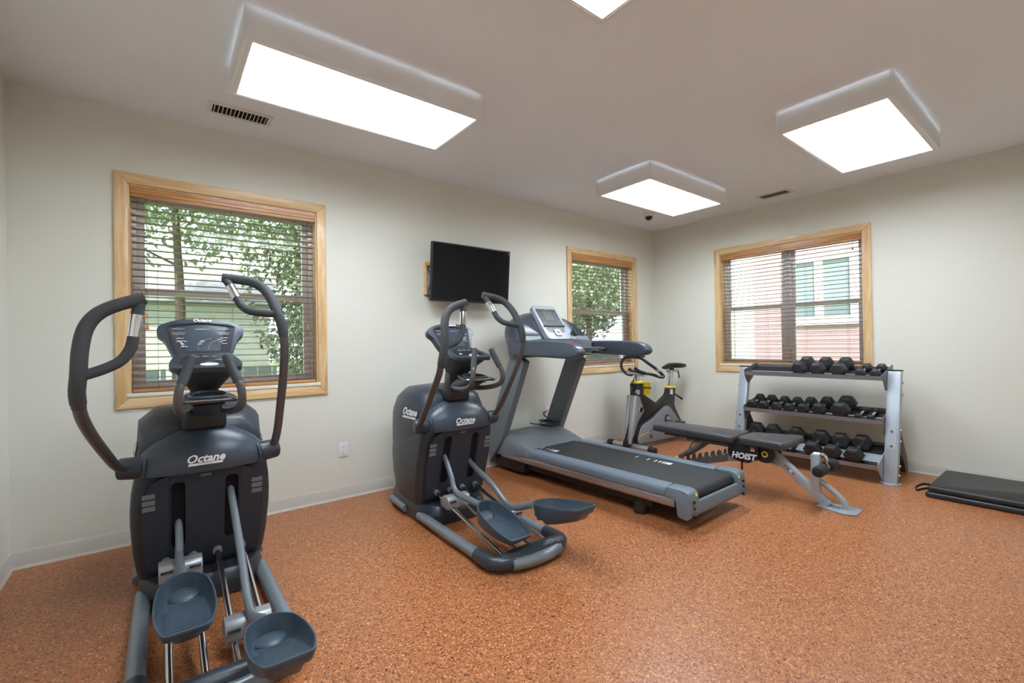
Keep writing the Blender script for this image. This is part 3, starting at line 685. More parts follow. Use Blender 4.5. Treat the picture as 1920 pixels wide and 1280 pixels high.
# swing angles of the arms, positions of the roller carriages, and pedals (front y, rear y, front z, rear z, x)
make_elliptical((0.1827, 2.6488, 0), -0.247, 'charcoal elliptical trainer in front of the wide window, beside the bare side wall', (8.1, -26.7), (0.0, -0.50), ((-0.33, -0.72, 0.303, 0.255, -0.104), (-0.78, -1.16, 0.250, 0.293, 0.130)))
make_elliptical((1.668, 2.7135, 0), -1.128, 'charcoal elliptical trainer standing between the wall outlet and the treadmill', (0.0, -18.45), (-0.07, -0.37), ((-0.41, -0.795, 0.275, 0.172, -0.106), (-0.66, -1.07, 0.295, 0.362, 0.115)))

# ================================================================== TREADMILL
M_TDECK = mat('treadmill_slate', (0.155, 0.195, 0.24), 0.42, 0.1)
M_TDARK = mat('treadmill_graphite', (0.165, 0.188, 0.212), 0.42, 0.05)
M_THOOD = mat('treadmill_blue_graphite', (0.065, 0.080, 0.108), 0.3)
M_BELT = mat('running_belt', (0.018, 0.020, 0.023), 0.55, bump=0.4, bscale=1200)
M_SKIRT = mat('brushed_aluminium', (0.42, 0.40, 0.40), 0.38, 0.8)
M_LGREY = mat('pale_blue_grey', (0.40, 0.43, 0.50), 0.35)
M_YEL = mat('yellow_sticker', (0.80, 0.72, 0.10), 0.5)
def make_treadmill():
    root = thing('treadmill', 'grey treadmill with upright console, between an elliptical trainer and the exercise bike', 'treadmill', (3.037, 1.616, 0), 1.4)
    G = lambda mb, n, m_, bevel=0, seg=2, smooth=35, par=None, ang=25: mb.build(n, m_, par or root, bevel, seg, smooth, 0, ang)
    # chassis under the deck
    mb = MB(); mb.box(-0.33, 0.33, 0.30, 1.98, 0.07, 0.20); G(mb, 'chassis', M_BLACK, 0.01)
    mb = MB(); mb.box(-0.36, 0.36, 1.62, 2.05, 0.035, 0.16); G(mb, 'motor_pan', M_BLACK, 0.015)
    for s in (-1, 1):
        mb = MB(); mb.lathe([(0.045, 0), (0.05, 0.006), (0.05, 0.09), (0.04, 0.12)], (s*0.295, 0.42, 0), n=16); G(mb, 'foot', M_BLACK)
        mb = MB(); mb.lathe([(0.035, -0.025), (0.045, -0.02), (0.045, 0.02), (0.035, 0.025)], (s*0.30, 1.80, 0.045), 'x', 16); G(mb, 'transport_wheel', M_BLACK)
        # silver skirt, slightly bowed
        prof = rpoly([(s*0.375, 0.135), (s*0.384, 0.150), (s*0.384, 0.180), (s*0.372, 0.205), (s*0.33, 0.205), (s*0.33, 0.135)], 0.004, 2)
        mb = MB(); mb.prism(prof, 'y', 0.10, 1.93); G(mb, 'side_skirt', M_SKIRT)
        # foot rail
        prof = rpoly([(s*0.388, 0.200), (s*0.388, 0.238), (s*0.372, 0.260), (s*0.285, 0.266), (s*0.270, 0.255), (s*0.270, 0.200)], [0.004, 0.01, 0.01, 0.006, 0.004, 0.0], 3)
        mb = MB(); mb.prism(prof, 'y', 0.163, 1.53); fr_ = G(mb, 'foot_rail', M_TDECK)
        for y in (0.35, 0.62, 0.95, 1.3):
            mb = MB(); mb.cyl((s*0.330, y, 0.2625), (s*0.330, y, 0.2640), 0.004, n=10); G(mb, 'screw', M_BLACK, par=fr_)
        # end cap
        side = rpoly([(0.160, 0.200), (0.160, 0.262), (0.035, 0.266), (-0.005, 0.250), (-0.018, 0.18), (-0.022, 0.115), (0.005, 0.078), (0.075, 0.085), (0.085, 0.19)], [0.004, 0.004, 0.03, 0.02, 0.03, 0.03, 0.02, 0.02, 0.015], 4)
        mb = MB(); mb.prism(side, 'x', s*0.275, s*0.390); cap = G(mb, 'end_cap', M_TDECK, 0.008, 2, ang=50)
        mb = MB(); mb.obox((s*0.300, -0.0085, 0.232), (0.022, 0.003, 0.02), (R(-12), 0, 0)); G(mb, 'warning_sticker', M_YEL, smooth=0, par=cap)
        for z in (0.195, 0.155, 0.10):
            mb = MB(); mb.cyl((s*0.345, -0.010, z), (s*0.345, -0.0255, z-0.002), 0.0085, n=12); G(mb, 'bolt_hole', M_VOID, par=cap)
    # belt with rear roller
    pts = []
    for k in range(9):
        t = -PI/2+PI*k/8; pts.append((0.06-0.046*math.cos(t), 0.202+0.046*math.sin(t)))
    prof = pts + [(1.64, 0.252), (1.64, 0.156)]
    mb = MB(); mb.prism(prof, 'x', -0.272, 0.272); belt = G(mb, 'running_belt', M_BELT)
    for (x, y1, k) in ((-0.175, 1.568, 0.60), (0.178, 0.783, 1.0)):
        for (d, t) in ((0, 0.010), (0.112, 0.010), (0.183, 0.011), (0.222, 0.012), (0.252, 0.013), (0.277, 0.014), (0.298, 0.015), (0.316, 0.014)):
            mb = MB(); mb.obox((x, y1-d*k, 0.2524), (0.060, t*k, 0.0006), (0, 0, R(8))); G(mb, 'belt_mark', M_PRINT, smooth=0, par=belt)
    # rear cover between the caps
    prof = rpoly([(-0.020, 0.112), (-0.014, 0.185), (-0.004, 0.192), (0.012, 0.185), (0.012, 0.10), (-0.005, 0.09)], 0.006, 2)
    mb = MB(); mb.prism(prof, 'x', -0.28, 0.28); G(mb, 'rear_cover', M_TDECK, 0)
    # motor hood, a sloping lid
    def hr(y, z, w_, zb, d=0.0): return [(-w_, y, zb), (-w_, y, z-0.045), (-w_+0.03, y, z-0.006), (-w_*0.72, y+d, z), (0, y+d, z+0.004), (w_*0.72, y+d, z), (w_-0.03, y, z-0.006), (w_, y, z-0.045), (w_, y, zb)]
    mb = MB(); mb.loft([hr(1.535, 0.258, 0.390, 0.2, 0.06), hr(1.62, 0.285, 0.392, 0.2, 0.04), hr(1.74, 0.322, 0.395, 0.19), hr(1.88, 0.356, 0.395, 0.17), hr(1.98, 0.366, 0.39, 0.16), hr(2.05, 0.345, 0.37, 0.16), hr(2.085, 0.28, 0.34, 0.16)]); hood_ = G(mb, 'motor_hood', M_TDARK, smooth=50)
    mb = MB(); mb.obox((-0.10, 1.87, 0.3575), (0.20, 0.028, 0.004), (R(13), 0, 0)); G(mb, 'hood_trim', M_SILV, 0.002, par=hood_)
    # uprights
    for s in (-1, 1):
        prof = rpoly([(2.085, 0.06), (1.885, 0.30), (1.535, 1.06), (1.72, 1.15), (2.02, 0.50), (2.10, 0.30)], [0.01, 0.02, 0.02, 0.02, 0.03, 0.03], 3)
        mb = MB(); mb.prism(prof, 'x', s*0.345, s*0.415); upr = G(mb, 'upright', M_TDARK, 0.012, 3, ang=50)
        for z in (0.98, 0.93):
            y = 1.66-0.48*(z-1.0); mb = MB(); mb.cyl((s*0.3445, y, z), (s*0.3415, y, z), 0.006, n=10); G(mb, 'bolt', M_BLACK, par=upr)
        # handrail
        top = catm([(1.60, 1.243), (1.42, 1.243), (1.2, 1.240), (0.99, 1.230), (0.90, 1.214), (0.845, 1.190), (0.818, 1.155), (0.826, 1.125), (0.86, 1.106), (0.95, 1.098), (1.2, 1.106), (1.46, 1.113), (1.60, 1.113)], 3)
        poly = [(p.x, p.y) for p in [Vector((a.x, a.y)) for a in [Vector((q[0], q[1], 0)) for q in top]]]
        mb = MB(); mb.prism(poly, 'x', s*0.398, s*0.502); G(mb, 'handrail', M_THOOD, 0.022, 4, ang=50)
    # head: arched shroud behind the display
    def shy(z): return 0.72*max(0, z-1.215)
    def arch(a, b, zc, y): return [(a*math.cos(t), y+shy(zc+b*math.sin(t)), zc+b*math.sin(t)) for t in [PI*k/24 for k in range(25)]]
    def ring(a, b, y): return arch(a, b, 1.215, y) + [(-a*0.96, y, 1.10), (a*0.96, y, 1.10)]
    mb = MB(); mb.loft([ring(0.455, 0.285, 1.50), ring(0.480, 0.312, 1.535), ring(0.482, 0.318, 1.62), ring(0.455, 0.30, 1.72), ring(0.36, 0.24, 1.79)]); head = G(mb, 'console_shroud', M_THOOD, smooth=45)
    for s in (-1, 1):   # recessed pockets either side of the display
        q = rpoly([(s*0.19, 1.30), (s*0.43, 1.30), (s*0.36, 1.41), (s*0.22, 1.475)], 0.02, 4)
        mb = MB(); mb.plate(q, [], lambda u, v, d: (u, 1.4935+shy(v)+d, v), 0.010); G(mb, 'bottle_pocket', mat('pocket_blue', (0.030, 0.038, 0.056), 0.25), 0.003, par=head)
        mb = MB(); mb.plate(rpoly([(s*0.20, 1.24), (s*0.445, 1.24), (s*0.44, 1.295), (s*0.20, 1.295)], 0.01, 3), [], lambda u, v, d: (u, 1.491+shy(v)+d, v), 0.012); G(mb, 'pocket_lip', M_TDARK, 0.003, par=head)
    # tray below the display
    def tr(y, z0, z1, w_): return [(-w_, y, z0), (w_, y, z0), (w_, y, z1), (w_*0.5, y, z1+0.012), (-w_*0.5, y, z1+0.012), (-w_, y, z1)]
    mb = MB(); mb.loft([tr(1.335, 1.150, 1.175, 0.20), tr(1.37, 1.125, 1.205, 0.30), tr(1.45, 1.11, 1.235, 0.40), tr(1.56, 1.105, 1.26, 0.42), tr(1.68, 1.11, 1.27, 0.42)]); tray = G(mb, 'tray', M_THOOD, smooth=50)
    mb = MB(); mb.lathe([(0.034, 0), (0.034, 0.010), (0.026, 0.015), (0.001, 0.016)], (0.045, 1.415, 1.222), n=18); G(mb, 'stop_button', mat('stop_red', (0.75, 0.03, 0.04), 0.35), par=tray)
    for s in (-1, 1):
        mb = MB(); mb.obox((s*0.17, 1.40, 1.219), (0.10, 0.035, 0.006), (R(20), 0, R(s*10))); G(mb, 'tray_insert', M_SILV, 0.002, par=tray)
    # grip bar with pulse sensors
    mb = MB(); mb.tube(catm([(0.42, 1.30, 1.155), (0.34, 1.27, 1.165), (0.2, 1.265, 1.17), (0, 1.265, 1.17), (-0.2, 1.265, 1.17), (-0.34, 1.27, 1.165), (-0.42, 1.30, 1.155)], 4), 0.016, 12); gb = G(mb, 'pulse_bar', M_THOOD)
    for s in (-1, 1):
        mb = MB(); mb.tube([(s*0.17, 1.265, 1.17), (s*0.27, 1.267, 1.168)], 0.0172, 12); G(mb, 'pulse_sensor', M_CHROME, par=gb)
    # display
    o = Vector((0, 1.478, 1.262)); up = Vector((0, 0.237, 0.318)).normalized(); nr = Vector((1,0,0)).cross(up)
    dm = lambda u, v, d: tuple(o + Vector((u, 0, 0)) + up*v - nr*d)
    mb = MB(); mb.plate(rpoly([(-0.145, 0.0), (0.145, 0.0), (0.162, 0.06), (0.158, 0.41), (-0.158, 0.41), (-0.162, 0.06)], [0.08, 0.08, 0.02, 0.04, 0.04, 0.02], 5), [], dm, 0.045); dsp = G(mb, 'display', M_LGREY, 0.010, 3, ang=50)
    mb = MB(); mb.plate(rpoly([(-0.130, 0.165), (0.130, 0.165), (0.130, 0.365), (-0.130, 0.365)], 0.008, 3), [], lambda u, v, d: dm(u, v, -0.0025+d), 0.004); G(mb, 'screen_glass', mat('grey_screen', (0.075, 0.085, 0.09), 0.2), smooth=0, par=dsp)
    mb = MB(); mb.plate(rpoly([(-0.062, 0.225), (0.062, 0.225), (0.062, 0.335), (-0.062, 0.335)], 0.004, 3), [], lambda u, v, d: dm(u, v, -0.0033+d), 0.002); G(mb, 'screen', mat('lcd_grey', (0.115, 0.125, 0.125), 0.25), smooth=0, par=dsp)
    mb = MB()
    for s in (-1, 1):
        for k in range(6): mb.plate([(s*0.095-0.012, 0.20+k*0.023), (s*0.095+0.012, 0.20+k*0.023), (s*0.095+0.012, 0.2022+k*0.023), (s*0.095-0.012, 0.2022+k*0.023)], [], lambda u, v, d: dm(u, v, -0.003+d), 0.0008)
    mb.plate([(-0.012, 0.352), (0.012, 0.352), (0.012, 0.357), (-0.012, 0.357)], [], lambda u, v, d: dm(u, v, -0.003+d), 0.0008)
    G(mb, 'screen_print', M_SILV, smooth=0, par=dsp)
    mb = MB(); mb.plate(rpoly([(-0.138, 0.145), (0.138, 0.145), (0.138, 0.160), (-0.138, 0.160)], 0.005, 2), [], lambda u, v, d: dm(u, v, -0.014+d), 0.016); G(mb, 'book_rest', M_BLACK, 0.002, par=dsp)
    mb = MB(); mb.plate(rpoly([(-0.125, 0.135), (0.125, 0.135), (0.10, 0.078), (-0.10, 0.078)], 0.02, 4), [], lambda u, v, d: dm(u, v, -0.002+d), 0.004); G(mb, 'lower_panel', M_DISP, smooth=0, par=dsp)
    mb = MB(); mb.plate(rpoly([(-0.042, 0.035), (0.042, 0.035), (0.042, 0.112), (-0.042, 0.112)], 0.02, 4), [], lambda u, v, d: dm(u, v, -0.012+d), 0.014); G(mb, 'key_pad', mat('ivory_keypad', (0.62, 0.60, 0.52), 0.45), 0.003, par=dsp)
    mb = MB(); q = [(0.017*math.cos(2*PI*k/16), 0.074+0.017*math.sin(2*PI*k/16)) for k in range(16)]; mb.plate(q, [], lambda u, v, d: dm(u, v, -0.0145+d), 0.003); G(mb, 'key_button', mat('olive_button', (0.20, 0.21, 0.12), 0.4), smooth=0, par=dsp)
    # safety key holder at the side
    mb = MB(); mb.obox((0.185, 1.475, 1.315), (0.03, 0.03, 0.055), (R(-20), 0, 0)); G(mb, 'safety_clip', M_BLACK, 0.008, par=head)
    mb = MB(); mb.tube(catm([(0.185, 1.46, 1.295), (0.183, 1.44, 1.265), (0.19, 1.42, 1.238)], 4), 0.0025, 6); G(mb, 'safety_cord', mat('red_cord', (0.5, 0.04, 0.04), 0.6), par=head)
    return root
make_treadmill()
# power cord in loose loops on the motor hood
pts = []
for k in range(46):
    t = k/45*PI*4.6; rx = 0.115-0.010*math.sin(t*0.7); ry = 0.075+0.012*math.cos(t*0.5)
    pts.append((3.180+0.02*math.sin(t*0.31)+rx*math.cos(t), 3.485+0.01*math.cos(t*0.4)+ry*math.sin(t), 0.384+0.012*math.sin(t)+0.0006*k))
pts = [(3.03, 3.60, 0.402), (3.08, 3.55, 0.392)] + pts + [(3.295, 3.58, 0.41), (3.295, 3.67, 0.44), (3.335, YA-0.015, 0.465), (3.39, YA-0.014, 0.475)]
mb = MB(); mb.tube(spline(pts, 2), 0.0055, 7)
tag(mb.build('power_cord', M_BLACK), 'black power cord coiled loosely on the motor hood of the treadmill', 'cord')
outlet((3.40, YA, 0.47), 'A', 'white wall outlet behind the treadmill upright with a black plug')

# ================================================================== EXERCISE BIKE
M_BGREY = mat('bike_grey_shroud', (0.225, 0.225, 0.25), 0.45)
M_BBLK = mat('bike_black', (0.016, 0.016, 0.018), 0.38)
M_BSIL = mat('bike_silver', (0.50, 0.53, 0.57), 0.28, 0.7)
M_BYEL = mat('bike_yellow', (0.90, 0.66, 0.02), 0.4)
def make_bike():
    root = thing('exercise_bike', 'black and silver exercise bike with yellow trim in the corner of the room', 'exercise bike', (4.65, 3.26, 0))
    inv = Matrix.Translation((-4.65, -3.26, 0))
    G = lambda mb, n, m_, bevel=0, seg=2, smooth=35, par=None, ang=25: mb.xf(inv).build(n, m_, par or root, bevel, seg, smooth, 0, ang)
    Y = 3.26
    for x, nm in ((4.235, 'front_stabiliser'), (5.13, 'rear_stabiliser')):
        mb = MB(); mb.tube([(x, Y-0.25, 0.045), (x, Y+0.25, 0.045)], 0.030, 14, flat=1.2); st = G(mb, nm, M_BSIL)
        for s in (-1, 1):
            mb = MB(); mb.tube([(x, Y+s*0.24, 0.044), (x, Y+s*0.325, 0.042)], [0.041, 0.038], 14); G(mb, 'stabiliser_cap', M_BBLK, 0.008, par=st)
    # main frame
    mb = MB(); mb.prism(rpoly([(4.115, 0.05), (4.30, 0.56), (4.29, 0.745), (4.40, 0.745), (4.44, 0.62), (4.715, 0.475), (4.93, 0.575), (4.955, 0.66), (5.085, 0.655), (5.055, 0.43), (5.25, 0.165), (5.20, 0.045), (4.95, 0.035), (4.40, 0.045)], [0.02, 0.03, 0.01, 0.01, 0.10, 0.03, 0.05, 0.01, 0.01, 0.03, 0.04, 0.03, 0.02, 0.02], 4), 'y', Y-0.035, Y+0.035); G(mb, 'frame', M_BBLK, 0.012, 3, ang=50)
    # grey chain shroud, both sides
    q = rpoly([(4.30, 0.062), (4.275, 0.13), (4.355, 0.268), (4.55, 0.322), (4.79, 0.447), (4.89, 0.449), (5.0, 0.35), (5.175, 0.17), (5.12, 0.062), (5.0, 0.05)], [0.02, 0.04, 0.06, 0.05, 0.05, 0.05, 0.05, 0.04, 0.02, 0.02], 4)
    q2 = [(4.73+(x-4.73)*1.05, 0.25+(z-0.25)*1.07+0.004) for x, z in q]
    mb = MB(); mb.prism(q2, 'y', Y-0.055, Y+0.055); G(mb, 'shroud_edge', M_BBLK, 0.006)
    for s in (-1, 1):
        mb = MB(); mb.prism(q, 'y', Y+s*0.050, Y+s*0.066); sh = G(mb, 'chain_shroud', M_BGREY, 0.006, 2, ang=50)
        mb = MB(); mb.lathe([(0.050, s*0.060), (0.050, s*0.070), (0.04, s*0.071), (0.038, s*0.068), (0.001, s*0.068)], (4.845, Y, 0.296), 'y', 20); G(mb, 'crank_recess', M_BBLK, par=sh)
        mb = MB(); mb.lathe([(0.027, s*0.066), (0.027, s*0.084), (0.02, s*0.088), (0.001, s*0.088)], (4.845, Y, 0.296), 'y', 18); G(mb, 'crank_hub', M_BSIL, par=sh)
        mb = MB(); mb.lathe([(0.022, s*0.062), (0.022, s*0.0675), (0.001, s*0.0675)], (4.52, Y, 0.125), 'y', 16); G(mb, 'maker_badge', M_BBLK, par=sh)
        mb = MB(); mb.prism([(4.34, 0.158), (4.49, 0.180), (4.49, 0.185), (4.34, 0.166)], 'y', Y+s*0.0662, Y+s*0.0672); mb.lathe([(0.011, s*0.0662), (0.011, s*0.0672), (0.0005, s*0.0672)], (4.335, Y, 0.160), 'y', 12); G(mb, 'stripe', M_BYEL, smooth=0, par=sh)
        mb = MB(); mb.prism([(4.50, 0.186), (4.55, 0.193), (4.55, 0.200), (4.50, 0.193)], 'y', Y+s*0.0662, Y+s*0.0672); G(mb, 'stripe_tip', M_BBLK, smooth=0, par=sh)
    # silver fork cover with flywheel window
    for s in (-1, 1):
        mb = MB(); mb.tube([(4.272, Y+s*0.030, 0.615), (4.225, Y+s*0.036, 0.36), (4.165, Y+s*0.040, 0.14), (4.152, Y+s*0.040, 0.085)], [0.038, 0.036, 0.027, 0.016], 14); G(mb, 'fork_blade', M_BSIL)
        mb = MB(); mb.prism(rpoly([(4.28, 0.60), (4.345, 0.60), (4.355, 0.55), (4.40, 0.48), (4.395, 0.40), (4.31, 0.33), (4.22, 0.16), (4.19, 0.16)], [0.01, 0.01, 0.03, 0.05, 0.05, 0.03, 0.02, 0.02], 3), 'y', Y+s*0.036, Y+s*0.054); fk = G(mb, 'fork_cover', M_BGREY, 0.006, 3, ang=50)
        mb = MB(); mb.lathe([(0.030, s*0.056), (0.030, s*0.059), (0.02, s*0.0592), (0.001, s*0.0592)], (4.355, Y, 0.445), 'y', 16); G(mb, 'fork_hole', M_VOID, par=fk)
        mb = MB(); mb.tube([(4.355+0.036*math.cos(t), Y+s*0.0575, 0.445+0.040*math.sin(t)) for t in [2*PI*k/20 for k in range(20)]], 0.006, 6, closed=True); G(mb, 'hole_ring', M_CHROME, par=fk)
    # cranks and pedals
    for s, a in ((-1, R(-20)), (1, R(160))):
        c = Vector((4.845, Y+s*0.095, 0.296)); e = c + Vector((math.cos(a)*0.15, 0, math.sin(a)*0.15))
        mb = MB(); mb.beam(c, e, 0.014, 0.028, (0, 1, 0)); ck = G(mb, 'crank', M_BSIL, 0.003)
        mb = MB(); mb.box(e.x-0.045, e.x+0.045, e.y+min(0, s*0.09)+s*0.01, e.y+max(0, s*0.09)+s*0.01, e.z-0.012, e.z+0.012); G(mb, 'pedal', M_BBLK, 0.006, par=ck)
    # head tube, knob, cup holder
    mb = MB(); mb.prism(rpoly([(4.285, 0.61), (4.285, 0.75), (4.425, 0.75), (4.425, 0.61)], 0.012, 3), 'y', Y-0.042, Y+0.042); G(mb, 'head_tube', M_BBLK, 0.01)
    mb = MB(); mb.lathe([(0.066, 0), (0.07, 0.006), (0.07, 0.018), (0.062, 0.024), (0.03, 0.025)], (4.355, Y, 0.748), n=20); G(mb, 'yellow_collar', M_BYEL)
    mb = MB(); mb.tube(catm([(4.29, Y-0.02, 0.68), (4.22, Y-0.03, 0.70), (4.20, Y-0.04, 0.67), (4.235, Y-0.05, 0.635), (4.29, Y-0.045, 0.62)], 4), 0.013, 8); G(mb, 'brake_lever', M_BBLK)
    mb = MB(); mb.lathe([(0.028, -0.075), (0.03, -0.062), (0.026, -0.045), (0.02, -0.04)], (4.285, Y, 0.655), 'y', 14); G(mb, 'adjust_knob', M_BSIL)
    mb = MB(); mb.lathe([(0.052, 0), (0.058, 0.01), (0.066, 0.135), (0.070, 0.14), (0.062, 0.14), (0.055, 0.02), (0.001, 0.018)], (4.475, Y-0.02, 0.610), n=20); cup = G(mb, 'cup_holder', M_BYEL)
    mb = MB(); mb.tube([(4.475+0.0655*math.cos(t), Y-0.02+0.0655*math.sin(t), 0.69+0.008*math.sin(2*t)) for t in [2*PI*k/22 for k in range(22)]], 0.008, 6, flat=2.2, closed=True); G(mb, 'cup_band', M_BBLK, par=cup)
    # handlebar: flat clamp, long loop and forward horns
    mb = MB(); mb.cyl((4.355, Y, 0.765), (4.375, Y, 0.84), 0.026); G(mb, 'handlebar_stem', M_CHROME)
    mb = MB(); mb.obox((4.34, Y, 0.852), (0.26, 0.075, 0.022), (0, R(10), 0)); G(mb, 'handlebar_clamp', M_BSIL, 0.006)
    p = [(4.30, 3.285, 0.845), (4.315, 3.36, 0.850), (4.345, 3.44, 0.885), (4.359, 3.48, 0.935), (4.372, 3.478, 0.995), (4.395, 3.445, 1.038), (4.415, 3.38, 1.046), (4.415, 3.29, 1.040), (4.385, 3.205, 1.028), (4.405, 3.12, 0.970), (4.475, 3.06, 0.898), (4.522, 3.022, 0.838), (4.510, 3.022, 0.820), (4.485, 3.06, 0.826), (4.475, 3.14, 0.848), (4.430, 3.21, 0.860), (4.37, 3.26, 0.862)]
    mb = MB(); mb.tube(catm(p, 5), 0.0170, 10); hb = G(mb, 'handlebar', M_BBLK)
    mb = MB(); mb.tube([(4.462, 3.072, 0.913), (4.487, 3.050, 0.883)], 0.0182, 10); G(mb, 'handlebar_sensor', M_BSIL, par=hb)
    for p in ([(4.40, 3.285, 0.862), (4.365, 3.305, 0.872), (4.335, 3.325, 0.895), (4.318, 3.342, 0.918)], [(4.43, 3.20, 0.862), (4.39, 3.225, 0.876), (4.345, 3.245, 0.900), (4.318, 3.252, 0.922)]):
        mb = MB(); mb.tube(catm(p, 4), 0.019, 10); G(mb, 'aero_horn', M_BBLK)
    mb = MB(); mb.prism(rpoly([(-0.075, -0.012), (0.075, -0.012), (0.075, 0.012), (-0.075, 0.012)], 0.006, 2), 'y', -0.085, 0.085)
    mb.xf(Matrix.Translation((4.40, 3.31, 1.062)) @ Matrix.Rotation(R(8), 4, 'Y')); cs = G(mb, 'bike_console', M_BBLK, 0.006)
    mb = MB(); mb.tube(catm([(4.36, 3.29, 1.05), (4.345, 3.27, 0.95), (4.325, 3.255, 0.88), (4.26, 3.225, 0.80), (4.225, 3.215, 0.76)], 5), 0.0035, 6); G(mb, 'cable', M_BBLK)
    mb = MB(); mb.tube(catm([(4.31, Y-0.03, 0.825), (4.24, Y-0.05, 0.81), (4.20, Y-0.06, 0.765), (4.215, Y-0.05, 0.72)], 5), 0.006, 6); G(mb, 'cable', M_BBLK)
    # seat
    mb = MB(); mb.lathe([(0.072, 0), (0.074, 0.01), (0.07, 0.020), (0.04, 0.022)], (5.02, Y, 0.653), n=18); G(mb, 'yellow_collar', M_BYEL)
    mb = MB(); mb.prism([(4.965, 0.575), (5.02, 0.57), (5.02, 0.635), (4.965, 0.64)], 'y', Y-0.0375, Y-0.0355); G(mb, 'warning_label', M_PRINT, smooth=0)
    mb = MB(); mb.tube([(5.01, Y, 0.66), (5.045, Y, 0.85)], 0.034, 14); G(mb, 'seat_post', M_CHROME)
    mb = MB(); mb.obox((5.085, Y, 0.855), (0.21, 0.05, 0.030)); sl = G(mb, 'seat_slider', M_BSIL, 0.006)
    mb = MB(); mb.tube(catm([(5.15, Y-0.03, 0.85), (5.165, Y-0.035, 0.80), (5.16, Y-0.035, 0.765)], 4), [0.008]*7+[0.012, 0.012], 8); G(mb, 'slider_lever', M_BBLK, par=sl)
    mb = MB(); mb.tube([(5.075, Y-0.03, 0.57), (5.20, Y-0.05, 0.50)], [0.009, 0.013], 8); G(mb, 'post_lever', M_BBLK)
    rings = []
    for x, w_, zt, zb in ((4.87, 0.012, 0.905, 0.893), (4.885, 0.026, 0.916, 0.888), (4.93, 0.030, 0.935, 0.893), (4.99, 0.042, 0.952, 0.900), (5.06, 0.075, 0.958, 0.905), (5.13, 0.105, 0.958, 0.900), (5.20, 0.112, 0.955, 0.898), (5.25, 0.09, 0.945, 0.905), (5.27, 0.05, 0.932, 0.915)):
        zb -= 0.014 if 4.9 < x < 5.26 else 0.0; zc = (zt+zb)/2; hh = (zt-zb)/2
        rings.append([(x, Y+w_*math.cos(t), zc+hh*(abs(math.sin(t))**0.7)*(1 if math.sin(t) > 0 else -1)) for t in [2*PI*k/18 for k in range(18)]])
    mb = MB(); mb.loft(rings); G(mb, 'saddle', mat('saddle_vinyl', (0.012, 0.012, 0.013), 0.3), smooth=60)
    mb = MB(); mb.cyl((5.06, Y, 0.865), (5.06, Y, 0.905), 0.03); G(mb, 'saddle_clamp', M_BBLK)
make_bike()

